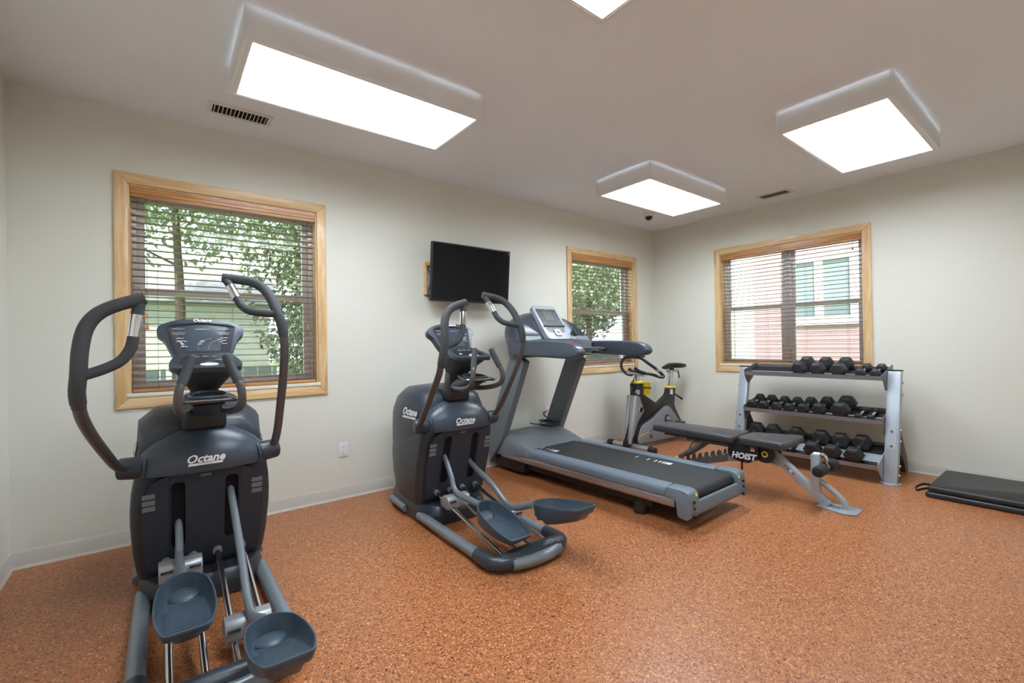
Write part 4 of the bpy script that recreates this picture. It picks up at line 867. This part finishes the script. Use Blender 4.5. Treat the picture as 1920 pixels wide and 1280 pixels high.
# ================================================================== WEIGHT BENCH
M_PADV = mat('graphite_vinyl', (0.052, 0.050, 0.056), 0.36, bump=0.15, bscale=500)
M_BSTEEL = mat('silver_grey_paint', (0.40, 0.45, 0.50), 0.33, 0.35)
M_BDARK = mat('gunmetal_paint', (0.16, 0.16, 0.165), 0.4, 0.4)
M_RAIL = mat('grey_shelf_steel', (0.27, 0.28, 0.30), 0.36, 0.45)
def make_bench():
    BX = 3.83
    root = thing('weight_bench', 'adjustable flat weight bench with grey pads in front of the dumbbell rack', 'weight bench', (BX, 1.70, 0), 1.5)
    inv = Matrix.Translation((-BX, -1.70, 0))
    G = lambda mb, n, m_, bevel=0, seg=2, smooth=35, par=None, ang=25: mb.xf(inv).build(n, m_, par or root, bevel, seg, smooth, 0, ang)
    # pads
    def pad(outl, z0, z1, tilt=None):
        q = rpoly(outl, 0.045, 5); mb = MB(); cx = sum(p[0] for p in q)/len(q); cy = sum(p[1] for p in q)/len(q)
        sc_ = lambda k, z: [(cx+(x-cx)*k, cy+(y-cy)*k, z) for x, y in q]
        mb.loft([sc_(0.93, z0), sc_(0.985, z0+0.006), sc_(1.0, z0+0.02), sc_(1.0, z1-0.02), sc_(0.985, z1-0.006), sc_(0.94, z1)])
        if tilt: mb.xf(Matrix.Translation((0, tilt[0], tilt[1])) @ Matrix.Rotation(R(tilt[2]), 4, 'X') @ Matrix.Translation((0, -tilt[0], -tilt[1])))
        return mb
    G(pad([(BX-0.135, 2.60), (BX+0.135, 2.60), (BX+0.165, 1.83), (BX-0.165, 1.83)], 0.385, 0.445), 'back_pad', M_PADV, smooth=50)
    G(pad([(BX-0.15, 1.795), (BX+0.15, 1.795), (BX+0.225, 1.425), (BX-0.225, 1.425)], 0.390, 0.448, (1.79, 0.41, -2.0)), 'seat_pad', M_PADV, smooth=50)
    mb = MB(); mb.box(BX-0.10, BX+0.10, 1.86, 2.48, 0.363, 0.386); G(mb, 'back_board', M_BLACK, 0.004)
    mb = MB(); mb.box(BX-0.03, BX+0.03, 1.85, 2.30, 0.325, 0.364); G(mb, 'back_beam', M_BDARK, 0.006)
    # seat carrier, black side plates with lettering
    plate_ = rpoly([(1.865, 0.40), (1.905, 0.32), (1.890, 0.262), (1.80, 0.234), (1.735, 0.232), (1.690, 0.262), (1.655, 0.30), (1.66, 0.385)], [0.02, 0.03, 0.03, 0.05, 0.05, 0.03, 0.02, 0.02], 4)
    plate2 = rpoly([(1.70, 0.395), (1.69, 0.28), (1.635, 0.255), (1.575, 0.262), (1.54, 0.31), (1.55, 0.37), (1.60, 0.392)], 0.025, 4)
    for s in (-1, 1):
        mb = MB(); mb.prism(plate_, 'x', BX+s*0.075, BX+s*0.087); sp = G(mb, 'side_plate', M_BLACK, 0.002)
        mb = MB(); mb.prism(plate2, 'x', BX+s*0.058, BX+s*0.070); G(mb, 'seat_plate', M_BLACK, 0.002)
        Mx = frame((BX-0.0875, 1.775, 0.284), (0, -1, 0), (0, 0, 1)) if s < 0 else frame((BX+0.0875, 1.775, 0.284), (0, 1, 0), (0, 0, 1))
        lettering('brand_lettering', 'HOIST', 0.066, inv @ Mx, M_PRINT, sp, shear=0.25, bold=0.0030)
        for y, z in ((1.86, 0.385), (1.755, 0.245)):
            mb = MB(); mb.cyl((BX+s*0.086, y, z), (BX+s*0.094, y, z), 0.009, n=10); G(mb, 'bolt', M_STEELB, par=sp)
        mb = MB(); mb.lathe([(0.024, s*0.070), (0.024, s*0.076), (0.02, s*0.077), (0.001, s*0.077)], (BX, 1.615, 0.325), 'x', 18); yb = G(mb, 'round_sticker', M_YEL)
        mb = MB(); mb.box(BX+s*0.0772-0.0003, BX+s*0.0772+0.0003, 1.602, 1.628, 0.314, 0.336); G(mb, 'sticker_print', M_BLACK, smooth=0, par=yb)
        mb = MB(); mb.box(BX+s*0.0878-0.0003, BX+s*0.0878+0.0003, 1.685, 1.717, 0.335, 0.368); wl_ = G(mb, 'warning_label', M_PRINT, smooth=0, par=sp)
    mb = MB(); mb.box(BX-0.0889, BX-0.0882, 1.685, 1.717, 0.353, 0.368); G(mb, 'label_header', mat('label_red', (0.55, 0.12, 0.06), 0.5), smooth=0)
    mb = MB(); mb.cyl((BX-0.075, 1.86, 0.385), (BX+0.075, 1.86, 0.385), 0.014); G(mb, 'hinge_pin', M_STEELB)
    mb = MB(); mb.tube(catm([(BX-0.05, 1.80, 0.24), (BX-0.055, 1.80, 0.20), (BX-0.055, 1.80, 0.165)], 3), 0.008, 8); G(mb, 'release_strap', M_BLACK)
    # main spine: down to the floor plate at the foot end
    mb = MB(); mb.beam((BX, 1.60, 0.345), (BX+0.01, 1.215, 0.012), 0.062, 0.062); sp_ = G(mb, 'main_beam', M_BSTEEL, 0.006)
    for (k, c) in ((0.30, (0.55, 0.12, 0.06)), (0.345, (0.10, 0.2, 0.45)), (0.395, (0.7, 0.7, 0.72)), (0.44, (0.6, 0.1, 0.08))):
        A_, B_ = Vector((BX-0.0315, 1.60, 0.345)), Vector((BX-0.0215, 1.215, 0.012)); p = A_.lerp(B_, k)
        mb = MB(); mb.obox((p.x-0.0003, p.y, p.z+0.006), (0.0012, 0.018, 0.022), (R(40), 0, 0)); G(mb, 'decal', mat('decal_%d' % int(k*1000), c, 0.5), smooth=0, par=sp_)
    q = rpoly([(BX-0.045, 1.275), (BX+0.06, 1.275), (BX+0.125, 1.10), (BX+0.10, 1.03), (BX-0.07, 1.03), (BX-0.095, 1.10)], [0.01, 0.01, 0.05, 0.05, 0.05, 0.05], 5)
    mb = MB(); mb.prism(q, 'z', 0.0, 0.010); G(mb, 'foot_plate', M_BSTEEL, 0.003)
    mb = MB(); mb.beam((BX, 1.288, 0.10), (BX, 1.288, 0.375), 0.055, 0.055, (0, 1, 0)); G(mb, 'roller_post', M_BSTEEL, 0.005)
    mb = MB(); mb.tube(catm([(BX+0.01, 1.275, 0.185), (BX+0.012, 1.19, 0.125), (BX+0.014, 1.135, 0.075), (BX+0.015, 1.118, 0.045), (BX+0.015, 1.115, 0.008)], 5), 0.019, 12); G(mb, 'brace_tube', M_BSTEEL)
    mb = MB(); mb.tube(catm([(BX, 1.30, 0.378), (BX, 1.245, 0.378), (BX, 1.225, 0.36), (BX, 1.22, 0.30)], 4), 0.012, 8); G(mb, 'roller_bracket', M_CHROME)
    mb = MB(); mb.tube([(BX-0.05, 1.225, 0.285), (BX+0.05, 1.225, 0.285)], 0.022, 14); rl = G(mb, 'roller_axle', M_STEELB)
    for s in (-1, 1):
        mb = MB(); mb.lathe([(0.015, s*0.045), (0.036, s*0.047), (0.040, s*0.06), (0.040, s*0.16), (0.034, s*0.182), (0.015, s*0.190)], (BX, 1.225, 0.285), 'x', 18); G(mb, 'foam_roller', mat('black_foam', (0.014, 0.014, 0.016), 0.75), par=rl)
    # rear spine with notched ladder
    mb = MB(); mb.beam((BX, 1.62, 0.30), (BX, 1.95, 0.235), 0.055, 0.07); mb.beam((BX, 1.93, 0.235), (BX, 2.52, 0.045), 0.055, 0.06); G(mb, 'rear_beam', M_BSTEEL, 0.006)
    mb = MB(); mb.box(BX-0.30, BX+0.30, 2.49, 2.55, 0.0, 0.055); rf = G(mb, 'rear_foot', M_BSTEEL, 0.008)
    saw = [(1.93, 0.215), (2.36, 0.085), (2.36, 0.125)]
    n = 7
    for k in range(n):
        y = 2.345-k*0.058; z = 0.13+k*0.0185
        saw += [(y, z+0.012), (y-0.010, z+0.045), (y-0.022, z+0.052), (y-0.020, z+0.030), (y-0.032, z+0.012), (y-0.048, z+0.014)]
    saw += [(1.93, 0.275)]
    for s in (-1, 1):
        mb = MB(); mb.prism(saw, 'x', BX+s*0.046, BX+s*0.038); G(mb, 'notched_plate', M_BDARK, 0)
    mb = MB(); mb.beam((BX, 2.10, 0.345), (BX, 2.285, 0.205), 0.035, 0.04); G(mb, 'support_leg', M_BDARK, 0.005)
    mb = MB(); mb.tube([(BX-0.10, 2.29, 0.20), (BX+0.10, 2.29, 0.20)], 0.012, 10); pr_ = G(mb, 'support_pin', M_BDARK)
    mb = MB(); mb.beam((BX-0.095, 2.14, 0.325), (BX-0.13, 2.335, 0.175), 0.022, 0.03); hn = G(mb, 'adjust_handle', M_BDARK, 0.005)
    mb = MB(); mb.tube([(BX-0.127, 2.320, 0.187), (BX-0.135, 2.362, 0.155)], [0.021, 0.018], 12); G(mb, 'handle_knob', M_BYEL, 0.006, par=hn)
    mb = MB(); mb.tube([(BX-0.06, 2.22, 0.345), (BX-0.07, 2.275, 0.21)], 0.009, 8); G(mb, 'gas_strut', M_CHROME)
make_bench()

# ================================================================== DUMBBELL RACK
RY0, RY1 = 1.03, 2.40
def post_x(z): return 4.83 + 0.215*z
def make_rack():
    root = thing('dumbbell_rack', 'silver three-tier dumbbell rack against the wall below the wide window', 'dumbbell rack', (4.95, 1.715, 0))
    inv = Matrix.Translation((-4.95, -1.715, 0))
    G = lambda mb, n, m_, bevel=0, seg=2, smooth=35, par=None, ang=25: mb.xf(inv).build(n, m_, par or root, bevel, seg, smooth, 0, ang)
    for s, ya, yb in ((-1, RY0, RY0+0.095), (1, RY1-0.095, RY1)):
        yc = (ya+yb)/2
        prof = [(post_x(0.006), 0.006), (post_x(0.94), 0.94), (post_x(0.94)+0.055, 0.935), (post_x(0.006)+0.06, 0.006)]
        mb = MB(); v = [(x, ya, z) for x, z in prof] + [(x, yb, z) for x, z in prof]
        mb.prism(prof, 'y', ya, yb); po = G(mb, 'upright', M_BSTEEL, 0.006)
        mb = MB(); mb.prism(rpoly([(post_x(0.94)-0.004, 0.938), (post_x(0.94)+0.060, 0.934), (post_x(0.94)+0.060, 0.944), (post_x(0.94)-0.004, 0.949)], 0.002, 1), 'y', ya-0.003, yb+0.003); G(mb, 'end_cap', M_BLACK, 0, par=po)
        mb = MB(); mb.prism([(4.86+0.085*math.cos(t), yc+0.072*math.sin(t)) for t in [2*PI*k/28 for k in range(28)]], 'z', 0, 0.008); G(mb, 'floor_plate', M_BSTEEL, 0.002, par=po)
        # bolt plates
        yo = ya if s < 0 else yb
        for z in (0.84, 0.74, 0.44, 0.35, 0.15, 0.075):
            mb = MB(); mb.cyl((post_x(z)+0.03, yo, z), (post_x(z)+0.03, yo+s*0.012, z), 0.011, n=10); G(mb, 'bolt', M_STEELB, par=po)
        q = rpoly([(0.28, -0.030), (0.46, -0.030), (0.46, 0.030), (0.28, 0.030)], 0.029, 5)
        mb = MB(); mb.plate(q, [], lambda u, v, d: (post_x(u)-0.0035+d, yc+v, u), 0.006); bp_ = G(mb, 'cover_plate', M_BSTEEL, 0, par=po)
        for z in (0.31, 0.43):
            mb = MB(); mb.cyl((post_x(z)-0.012, yc, z), (post_x(z), yc, z), 0.010, n=10); G(mb, 'bolt', M_STEELB, par=bp_)
        # rear leg to the wall side
        mb = MB(); mb.prism(rpoly([(post_x(0.55)+0.05, 0.58), (5.335, 0.12), (5.345, 0.02), (5.25, 0.02), (5.22, 0.12), (post_x(0.30)+0.05, 0.34)], [0.01, 0.03, 0.03, 0.03, 0.05, 0.01], 4), 'y', yc-0.018, yc+0.018); G(mb, 'rear_leg', mat('dark_brown_leg', (0.075, 0.045, 0.038), 0.45), 0.006)
    # shelves: (front x, front z, rear x, rear z)
    for (xf_, zf, xr, zr) in ((4.925, 0.868, 5.225, 0.935), (4.895, 0.492, 5.195, 0.560), (4.735, 0.130, 5.115, 0.262)):
        a = math.atan2(zr-zf, xr-xf_); ca, sa = math.cos(a), math.sin(a)
        Lf = math.hypot(xr-xf_, zr-zf); up = Vector((-sa, 0, ca)); al = Vector((ca, 0, sa)); o = Vector((xf_, 0, zf))
        def pt(u, w_): return (xf_+ca*u-sa*w_, zf+sa*u+ca*w_)
        y0, y1 = RY0+0.10, RY1-0.10
        # angle-iron rails front and rear
        mb = MB(); mb.prism([pt(0, -0.012), pt(0, 0.026), pt(0.004, 0.026), pt(0.004, -0.004), pt(0.055, -0.004), pt(0.055, -0.012)], 'y', y0, y1); fr_ = G(mb, 'front_rail', M_RAIL, 0)
        mb = MB(); mb.prism([pt(Lf-0.055, -0.012), pt(Lf-0.055, -0.004), pt(Lf-0.004, -0.004), pt(Lf-0.004, 0.03), pt(Lf, 0.03), pt(Lf, -0.012)], 'y', y0, y1); G(mb, 'rear_rail', M_RAIL, 0)
        for (u0_, u1_) in ((0.004, 0.105), (Lf-0.155, Lf-0.004)):
            mb = MB(); mb.prism([pt(u0_, -0.004), pt(u0_, 0.001), pt(u1_, 0.001), pt(u1_, -0.004)], 'y', y0+0.002, y1-0.002); G(mb, 'rubber_liner', mat('rack_rubber', (0.014, 0.014, 0.015), 0.7), 0, smooth=0)
        mb = MB(); mb.prism([pt(0.105, -0.010), pt(0.105, -0.004), pt(Lf-0.155, -0.004), pt(Lf-0.155, -0.010)], 'y', y0+0.002, y1-0.002); G(mb, 'shelf_web', M_BSTEEL, 0, smooth=0)
        # end brackets
        for s, y in ((-1, y0), (1, y1)):
            zc = zf-0.02
            poly = [pt(-0.004, -0.012), pt(-0.002, 0.048), pt(Lf, 0.052), pt(Lf, -0.015), (post_x(zf-0.09)+0.02, zf-0.10), (post_x(zf-0.09)-0.012, zf-0.10)]
            mb = MB(); mb.prism(poly, 'y', y-0.004, y+0.004); G(mb, 'shelf_bracket', M_BDARK if zf > 0.4 else M_BSTEEL, 0.001)
make_rack()

# ------------------------------------------------------------------ dumbbells
M_HEX = mat('black_hex_rubber', (0.018, 0.019, 0.021), 0.48, bump=0.1, bscale=600)
M_HEX2 = mat('grey_black_hex_rubber', (0.030, 0.031, 0.034), 0.42)
def make_dumbbell(y, shelf, ahex, hl, handle, near, label, group, m_, hmat):
    """hex dumbbell lying across the shelf: ahex = apothem of the head, hl = head length, handle = grip length, near = distance of its near end from the shelf's front"""
    xf_, zf, xr, zr = shelf
    a = math.atan2(zr-zf, xr-xf_); ca, sa = math.cos(a), math.sin(a)
    ctr = near + hl + handle/2; w_ = ahex + 0.002
    loc = (xf_+ca*ctr-sa*w_, y, zf+sa*ctr+ca*w_)
    root = thing('dumbbell', label, 'dumbbell', loc, 0, group)
    root.rotation_euler = (0, -a, random.uniform(-0.03, 0.03))
    def hexr(k, x): return [(x, ahex*k/math.cos(PI/6)*math.sin(PI/3*i+PI/6), -ahex*k/math.cos(PI/6)*math.cos(PI/3*i+PI/6)) for i in range(6)]
    for s in (-1, 1):
        x0, x1 = s*handle/2, s*(handle/2+hl)
        mb = MB(); mb.loft([hexr(0.62, x0), hexr(0.98, x0+s*hl*0.16), hexr(1.0, x0+s*hl*0.24), hexr(1.0, x1-s*hl*0.20), hexr(0.97, x1-s*hl*0.13), hexr(0.70, x1)])
        mb.build('weight_head', m_, root, bevel=0.004, seg=2, smooth=30)
    rh = 0.0155 if ahex > 0.04 else 0.012
    mb = MB(); mb.lathe([(rh*0.8, -handle/2-0.005), (rh*0.85, -handle/2+0.01), (rh, -handle*0.2), (rh*1.08, 0), (rh, handle*0.2), (rh*0.85, handle/2-0.01), (rh*0.8, handle/2+0.005)], (0, 0, 0), 'x', 14)
    mb.build('handle', hmat, root)
    return root
S_TOP, S_MID, S_BOT = (4.925, 0.868, 5.225, 0.935), (4.895, 0.492, 5.195, 0.560), (4.735, 0.130, 5.115, 0.262)
ordn = ['nearest the folded mat', 'second from the mat end', 'third from the mat end', 'fourth from the mat end', 'fifth from the mat end', 'sixth from the mat end', 'seventh from the mat end', 'eighth from the mat end', 'ninth, nearest the exercise bike']
top = [(1.190, 0.037, 0.052), (1.297, 0.037, 0.052), (1.465, 0.060, 0.072), (1.630, 0.060, 0.072), (1.792, 0.062, 0.075)]
for i, (y, ah, hl) in enumerate(top):
    make_dumbbell(y, S_TOP, ah, hl, 0.138, 0.012, ('small' if ah < 0.05 else 'large')+' black hex dumbbell on the top shelf, '+ordn[i].replace('fifth from the mat end', 'last before the bare end'), 'dumbbells on the top shelf', M_HEX2, M_CHROME)
mid = [(1.224, 0.026, 0.045), (1.310, 0.027, 0.046), (1.450, 0.068, 0.085), (1.615, 0.056, 0.07), (1.751, 0.050, 0.065), (1.873, 0.046, 0.060), (1.990, 0.046, 0.060), (2.116, 0.048, 0.062), (2.232, 0.048, 0.062)]
for i, (y, ah, hl) in enumerate(mid):
    make_dumbbell(y, S_MID, ah, hl, 0.112 if ah > 0.06 else 0.140, 0.012, ('tiny' if ah < 0.03 else 'big' if ah > 0.06 else 'medium')+' black hex dumbbell on the middle shelf, '+ordn[i], 'dumbbells on the middle shelf', M_HEX, M_STEELB)
bot = [(1.305, 0.066, 0.085), (1.467, 0.064, 0.082), (1.622, 0.066, 0.085), (1.831, 0.066, 0.085), (2.052, 0.066, 0.085), (2.214, 0.066, 0.085)]
ob = ordn[:5] + ['sixth, nearest the exercise bike']
for i, (y, ah, hl) in enumerate(bot):
    d = make_dumbbell(y, S_BOT, ah, hl, 0.150, 0.016, 'heavy black hex dumbbell with bright handle on the bottom shelf, '+ob[i], 'dumbbells on the bottom shelf', M_HEX, M_STEELB)
    if i == 3:
        lettering('weight_number', '20', 0.055, frame((-0.150/2-0.0858, -0.012, 0.0), (0, -1, 0), (0, 0, 1)), M_PRINT, d)

# outlet low on the wall behind the rack
outlet((XB, 1.86, 0.395), 'B', 'white wall outlet seen between the shelves of the dumbbell rack')

# ================================================================== TELEVISION
def make_tv():
    root = thing('television', 'black flat-screen television tilted down on the wall', 'television', (2.33, 3.60, 1.615))
    root.rotation_euler = (R(5.5), 0, R(-0.6))
    W_, Hh = 0.425, 0.52
    mb = MB(); mb.box(-W_, W_, -0.012, 0.028, 0, Hh); body = mb.build('cabinet', M_BLACK, root, bevel=0.004)
    mb = MB(); mb.box(-W_+0.011, W_-0.011, -0.0135, -0.0115, 0.018, Hh-0.011); mb.build('screen', mat('tv_glass', (0.005, 0.006, 0.007), 0.10, spec=0.25), root, smooth=0)
    mb = MB(); mb.box(-0.18, 0.18, 0.028, 0.055, 0.08, Hh-0.12); mb.build('rear_housing', M_BLACK, root, bevel=0.006)
    mb = MB(); mb.box(0.395, 0.407, -0.0142, -0.0134, Hh-0.036, Hh-0.024); mb.build('maker_mark', M_VENT, root, smooth=0)
make_tv()
root = thing('tv_mount', 'pine board and black bracket that carry the television', 'wall mount', (2.33, YA, 1.60))
for (a, b, c, d) in ((-0.415, 0.30, 0.08, 0.115), (-0.415, 0.30, 0.345, 0.38), (-0.415, -0.395, 0.115, 0.345)):
    MB().box(a, b, -0.035, -0.0005, c, d).build('pine_rail', M_PINE['x'], root, bevel=0.002)
MB().box(-0.16, 0.16, -0.05, -0.034, 0.16, 0.30).build('bracket', M_BLACK, root, bevel=0.003)
MB().beam((0, -0.05, 0.23), (0, -0.098, 0.23), 0.12, 0.08).build('tilt_arm', M_BLACK, root)
mb = MB(); mb.tube(spline([(-0.385, -0.02, 0.32), (-0.36, -0.045, 0.25), (-0.38, -0.05, 0.16), (-0.40, -0.045, 0.09), (-0.385, -0.04, 0.062), (-0.36, -0.05, 0.075), (-0.30, -0.06, 0.12)], 5), 0.005, 7); mb.build('cable', M_BLACK, root)

# ================================================================== FOLDED MAT
root = thing('folded_mat', 'black folded exercise mat lying on the floor against the wall', 'exercise mat', (5.0, 0.30, 0))
M_MAT = mat('black_mat_vinyl', (0.016, 0.016, 0.017), 0.42, bump=0.5, bscale=14)
for z0, z1, dx in ((0.0, 0.042, 0.0), (0.044, 0.086, 0.012)):
    q = rpoly([(-0.36+dx, -0.62), (0.335, -0.62), (0.335, 0.525-dx), (-0.36+dx, 0.525-dx)], 0.02, 4)
    sc_ = lambda k, z: [(x*(1-k), y*(1-k), z) for x, y in q]
    mb = MB(); mb.loft([sc_(0.018, z0), sc_(0.004, z0+0.008), sc_(0, z0+0.016), sc_(0, z1-0.016), sc_(0.004, z1-0.008), sc_(0.018, z1)]); mb.build('mat_panel', M_MAT, root, smooth=60)
mb = MB(); mb.tube(spline([(-0.14, 0.50, 0.05), (-0.16, 0.57, 0.048), (-0.235, 0.60, 0.030), (-0.28, 0.585, 0.022), (-0.25, 0.55, 0.035), (-0.21, 0.51, 0.045)], 5), 0.009, 8, flat=0.35); mb.build('carry_handle', M_BLACK, root)

# ================================================================== OUTDOORS
M_LAWN = mat('lawn', (0.16, 0.27, 0.07), 0.9, var=0.35, vscale=3.0)
M_LEAF = mat('leaves', (0.14, 0.18, 0.105), 0.6, var=0.5, vscale=2.0)
M_LEAF2 = mat('pale_leaves', (0.27, 0.32, 0.215), 0.6, var=0.4, vscale=2.0)
M_BARK = mat('bark', (0.09, 0.065, 0.05), 0.9)
mb = MB(); mb.box(-40, 40, -40, 60, -0.45, -0.35); struct(mb.build('ground', M_LAWN, smooth=0))
def tree(loc, h_, rx, rz_, nl, label, m_, seed, leaf=0.10, lowest=0.35):
    rnd = random.Random(seed)
    root = thing('tree', label, 'tree', (loc[0], loc[1], -0.35), 0, 'trees outside the windows')
    mb = MB(); mb.tube(spline([(0, 0, 0), (0.05, 0.02, h_*0.3), (-0.03, 0, h_*0.6), (0, 0.03, h_*0.95)], 4), [0.14*(1-0.8*k/12) for k in range(13)], 9); tk = mb.build('trunk', M_BARK, root)
    for k in range(9):
        t = rnd.uniform(lowest, 0.9); a = rnd.uniform(0, 2*PI); L_ = rx*rnd.uniform(0.5, 0.9)
        mb = MB(); mb.tube(spline([(0, 0, h_*t), (math.cos(a)*L_*0.5, math.sin(a)*L_*0.5, h_*t+0.25*L_), (math.cos(a)*L_, math.sin(a)*L_, h_*t+0.35*L_)], 3), [0.035, 0.03, 0.027, 0.022, 0.018, 0.012, 0.006], 6); mb.build('branch', M_BARK, tk)
    mb = MB()
    for k in range(nl):
        while True:
            p = Vector((rnd.uniform(-1, 1), rnd.uniform(-1, 1), rnd.uniform(-1, 1)))
            if 0.25 < p.length < 1 and (math.sin(p.x*6+seed)+math.sin(p.y*7)+math.sin(p.z*6+2*seed)) > -0.9: break
        c = Vector((p.x*rx, p.y*rx, h_*lowest+(p.z*0.5+0.5)*(h_*(1.05-lowest))))
        e = Euler((rnd.uniform(-1.2, 1.2), rnd.uniform(-1.2, 1.2), rnd.uniform(0, 6.3))).to_matrix(); s = leaf*rnd.uniform(0.7, 1.4)
        mb.add([c+e @ Vector(v) for v in ((-s, 0, 0), (0, -s*0.45, 0.02), (s, 0, 0), (0, s*0.45, 0.02))], [(0, 1, 2, 3)])
    o = mb.build('foliage', m_, root, smooth=0); o['kind'] = 'stuff'
tree((3.1, 10.2), 5.5, 1.8, 0, 11000, 'dense dark green tree outside the window behind the elliptical trainer', M_LEAF, 3, 0.075, 0.10)
tree((0.4, 13.2), 8.5, 2.1, 0, 7000, 'tall pale green tree farther out, beyond the pale garage', M_LEAF2, 5, 0.09, 0.40)
tree((11.9, 10.9), 6.5, 1.9, 0, 9000, 'leafy tree outside the window behind the treadmill', M_LEAF2, 8, 0.08, 0.30)
tree((15.2, 14.6), 6.5, 2.1, 0, 5000, 'dark green tree standing farther along the fence', M_LEAF, 11, 0.13, 0.2)
# fence of grey boards with pale posts
root = thing('garden_fence', 'low dark board fence with pale posts across the lawn', 'fence', (4.0, 12.0, -0.35))
proto = None
for k in range(70):
    x = -8+k*0.30
    if proto is None: mb = MB(); mb.box(-0.14, 0.14, -0.012, 0.012, 0, 1.15); proto = mb.build('board', mat('fence_board', (0.10, 0.13, 0.13), 0.8), root, smooth=0); o = proto
    else: o = proto.copy(); COL.objects.link(o); o.parent = root
    o.location = (x, 0, 0)
proto = None
for k in range(11):
    if proto is None: mb = MB(); mb.box(-0.05, 0.05, -0.07, -0.013, 0, 1.3); proto = mb.build('post', mat('fence_post', (0.6, 0.62, 0.6), 0.8), root, smooth=0); o = proto
    else: o = proto.copy(); COL.objects.link(o); o.parent = root
    o.location = (-8+k*2.1, 0, 0)
# neighbouring buildings
M_SIDE = mat('rose_siding', (0.62, 0.40, 0.43), 0.8); M_TRIM = mat('white_trim', (0.85, 0.85, 0.84), 0.7); M_PALE = mat('cream_siding', (0.72, 0.70, 0.62), 0.8)
M_PANE = mat('dark_pane', (0.25, 0.30, 0.32), 0.1)
def siding(root, P, a0, a1, z0, z1, m_, step=0.16):
    proto = None; n = int((z1-z0)/step)
    p, q = P(a0, 0), P(a1, 0.03)
    mb = MB(); mb.box(min(p[0], q[0]), max(p[0], q[0]), min(p[1], q[1]), max(p[1], q[1]), 0, step*0.96); proto = mb.build('siding_board', m_, root, smooth=0)
    proto.location = (0, 0, z0)
    for k in range(1, n):
        o = proto.copy(); COL.objects.link(o); o.parent = root; o.location = (0, 0, z0+k*step)
root = thing('neighbour_house', 'rose-coloured neighbouring house with white trim and a pale corner bay', 'house', (10.2, 5.0, -0.35))
PH = lambda u, w_: (w_-0.0, u)
MB().box(0.06, 4.0, -8, 2.9, 0, 6.0).build('wall', M_SIDE, root, smooth=0)
siding(root, PH, -8, -0.45, 0.25, 6.0, M_SIDE)
MB().box(-0.35, 0.055, -0.25, 2.85, 0, 5.98).build('bay', M_PALE, root, smooth=0)
MB().box(-0.42, 0.03, -0.46, -0.24, 0, 6.0).build('corner_board', M_TRIM, root, bevel=0.01)
MB().box(-0.04, 0.05, -8, -0.46, 0, 0.25).build('foundation', M_TRIM, root, smooth=0)
for (a, b, c, d) in ((-2.35, -1.05, 1.85, 3.25), (-6.2, -4.4, 1.85, 3.25)):
    mb = MB()
    for q in ((a, b, c, c+0.16), (a, b, d-0.16, d), (a, a+0.14, c+0.161, d-0.161), (b-0.14, b, c+0.161, d-0.161), ((a+b)/2-0.07, (a+b)/2+0.07, c+0.161, d-0.161)): mb.box(-0.07, 0.05, q[0], q[1], q[2], q[3])
    wn_ = mb.build('window', M_TRIM, root, smooth=0)
    for (p, q) in ((a+0.14, (a+b)/2-0.07), ((a+b)/2+0.07, b-0.14)):
        MB().box(-0.02, 0.0, p, q, c+0.16, d-0.16).build('pane', M_PANE, wn_, smooth=0)
root = thing('garage', 'cream neighbouring garage beyond the lawn', 'garage', (-1.5, 15.5, -0.35))
PG = lambda u, w_: (u, w_)
MB().box(-5, 4.2, 0.06, 4, 0, 2.9).build('wall', M_PALE, root, smooth=0)
siding(root, PG, -5, 4.2, 0.1, 2.9, M_PALE)
MB().prism([(-0.4, 2.85), (4.4, 2.85), (2.0, 4.3)], 'x', -5.3, 4.5).build('roof', mat('grey_shingles', (0.30, 0.29, 0.29), 0.9), root, smooth=0)
MB().box(-2.6, 0.4, -0.02, 0.05, 0.05, 2.2).build('garage_door', M_TRIM, root, bevel=0.01)
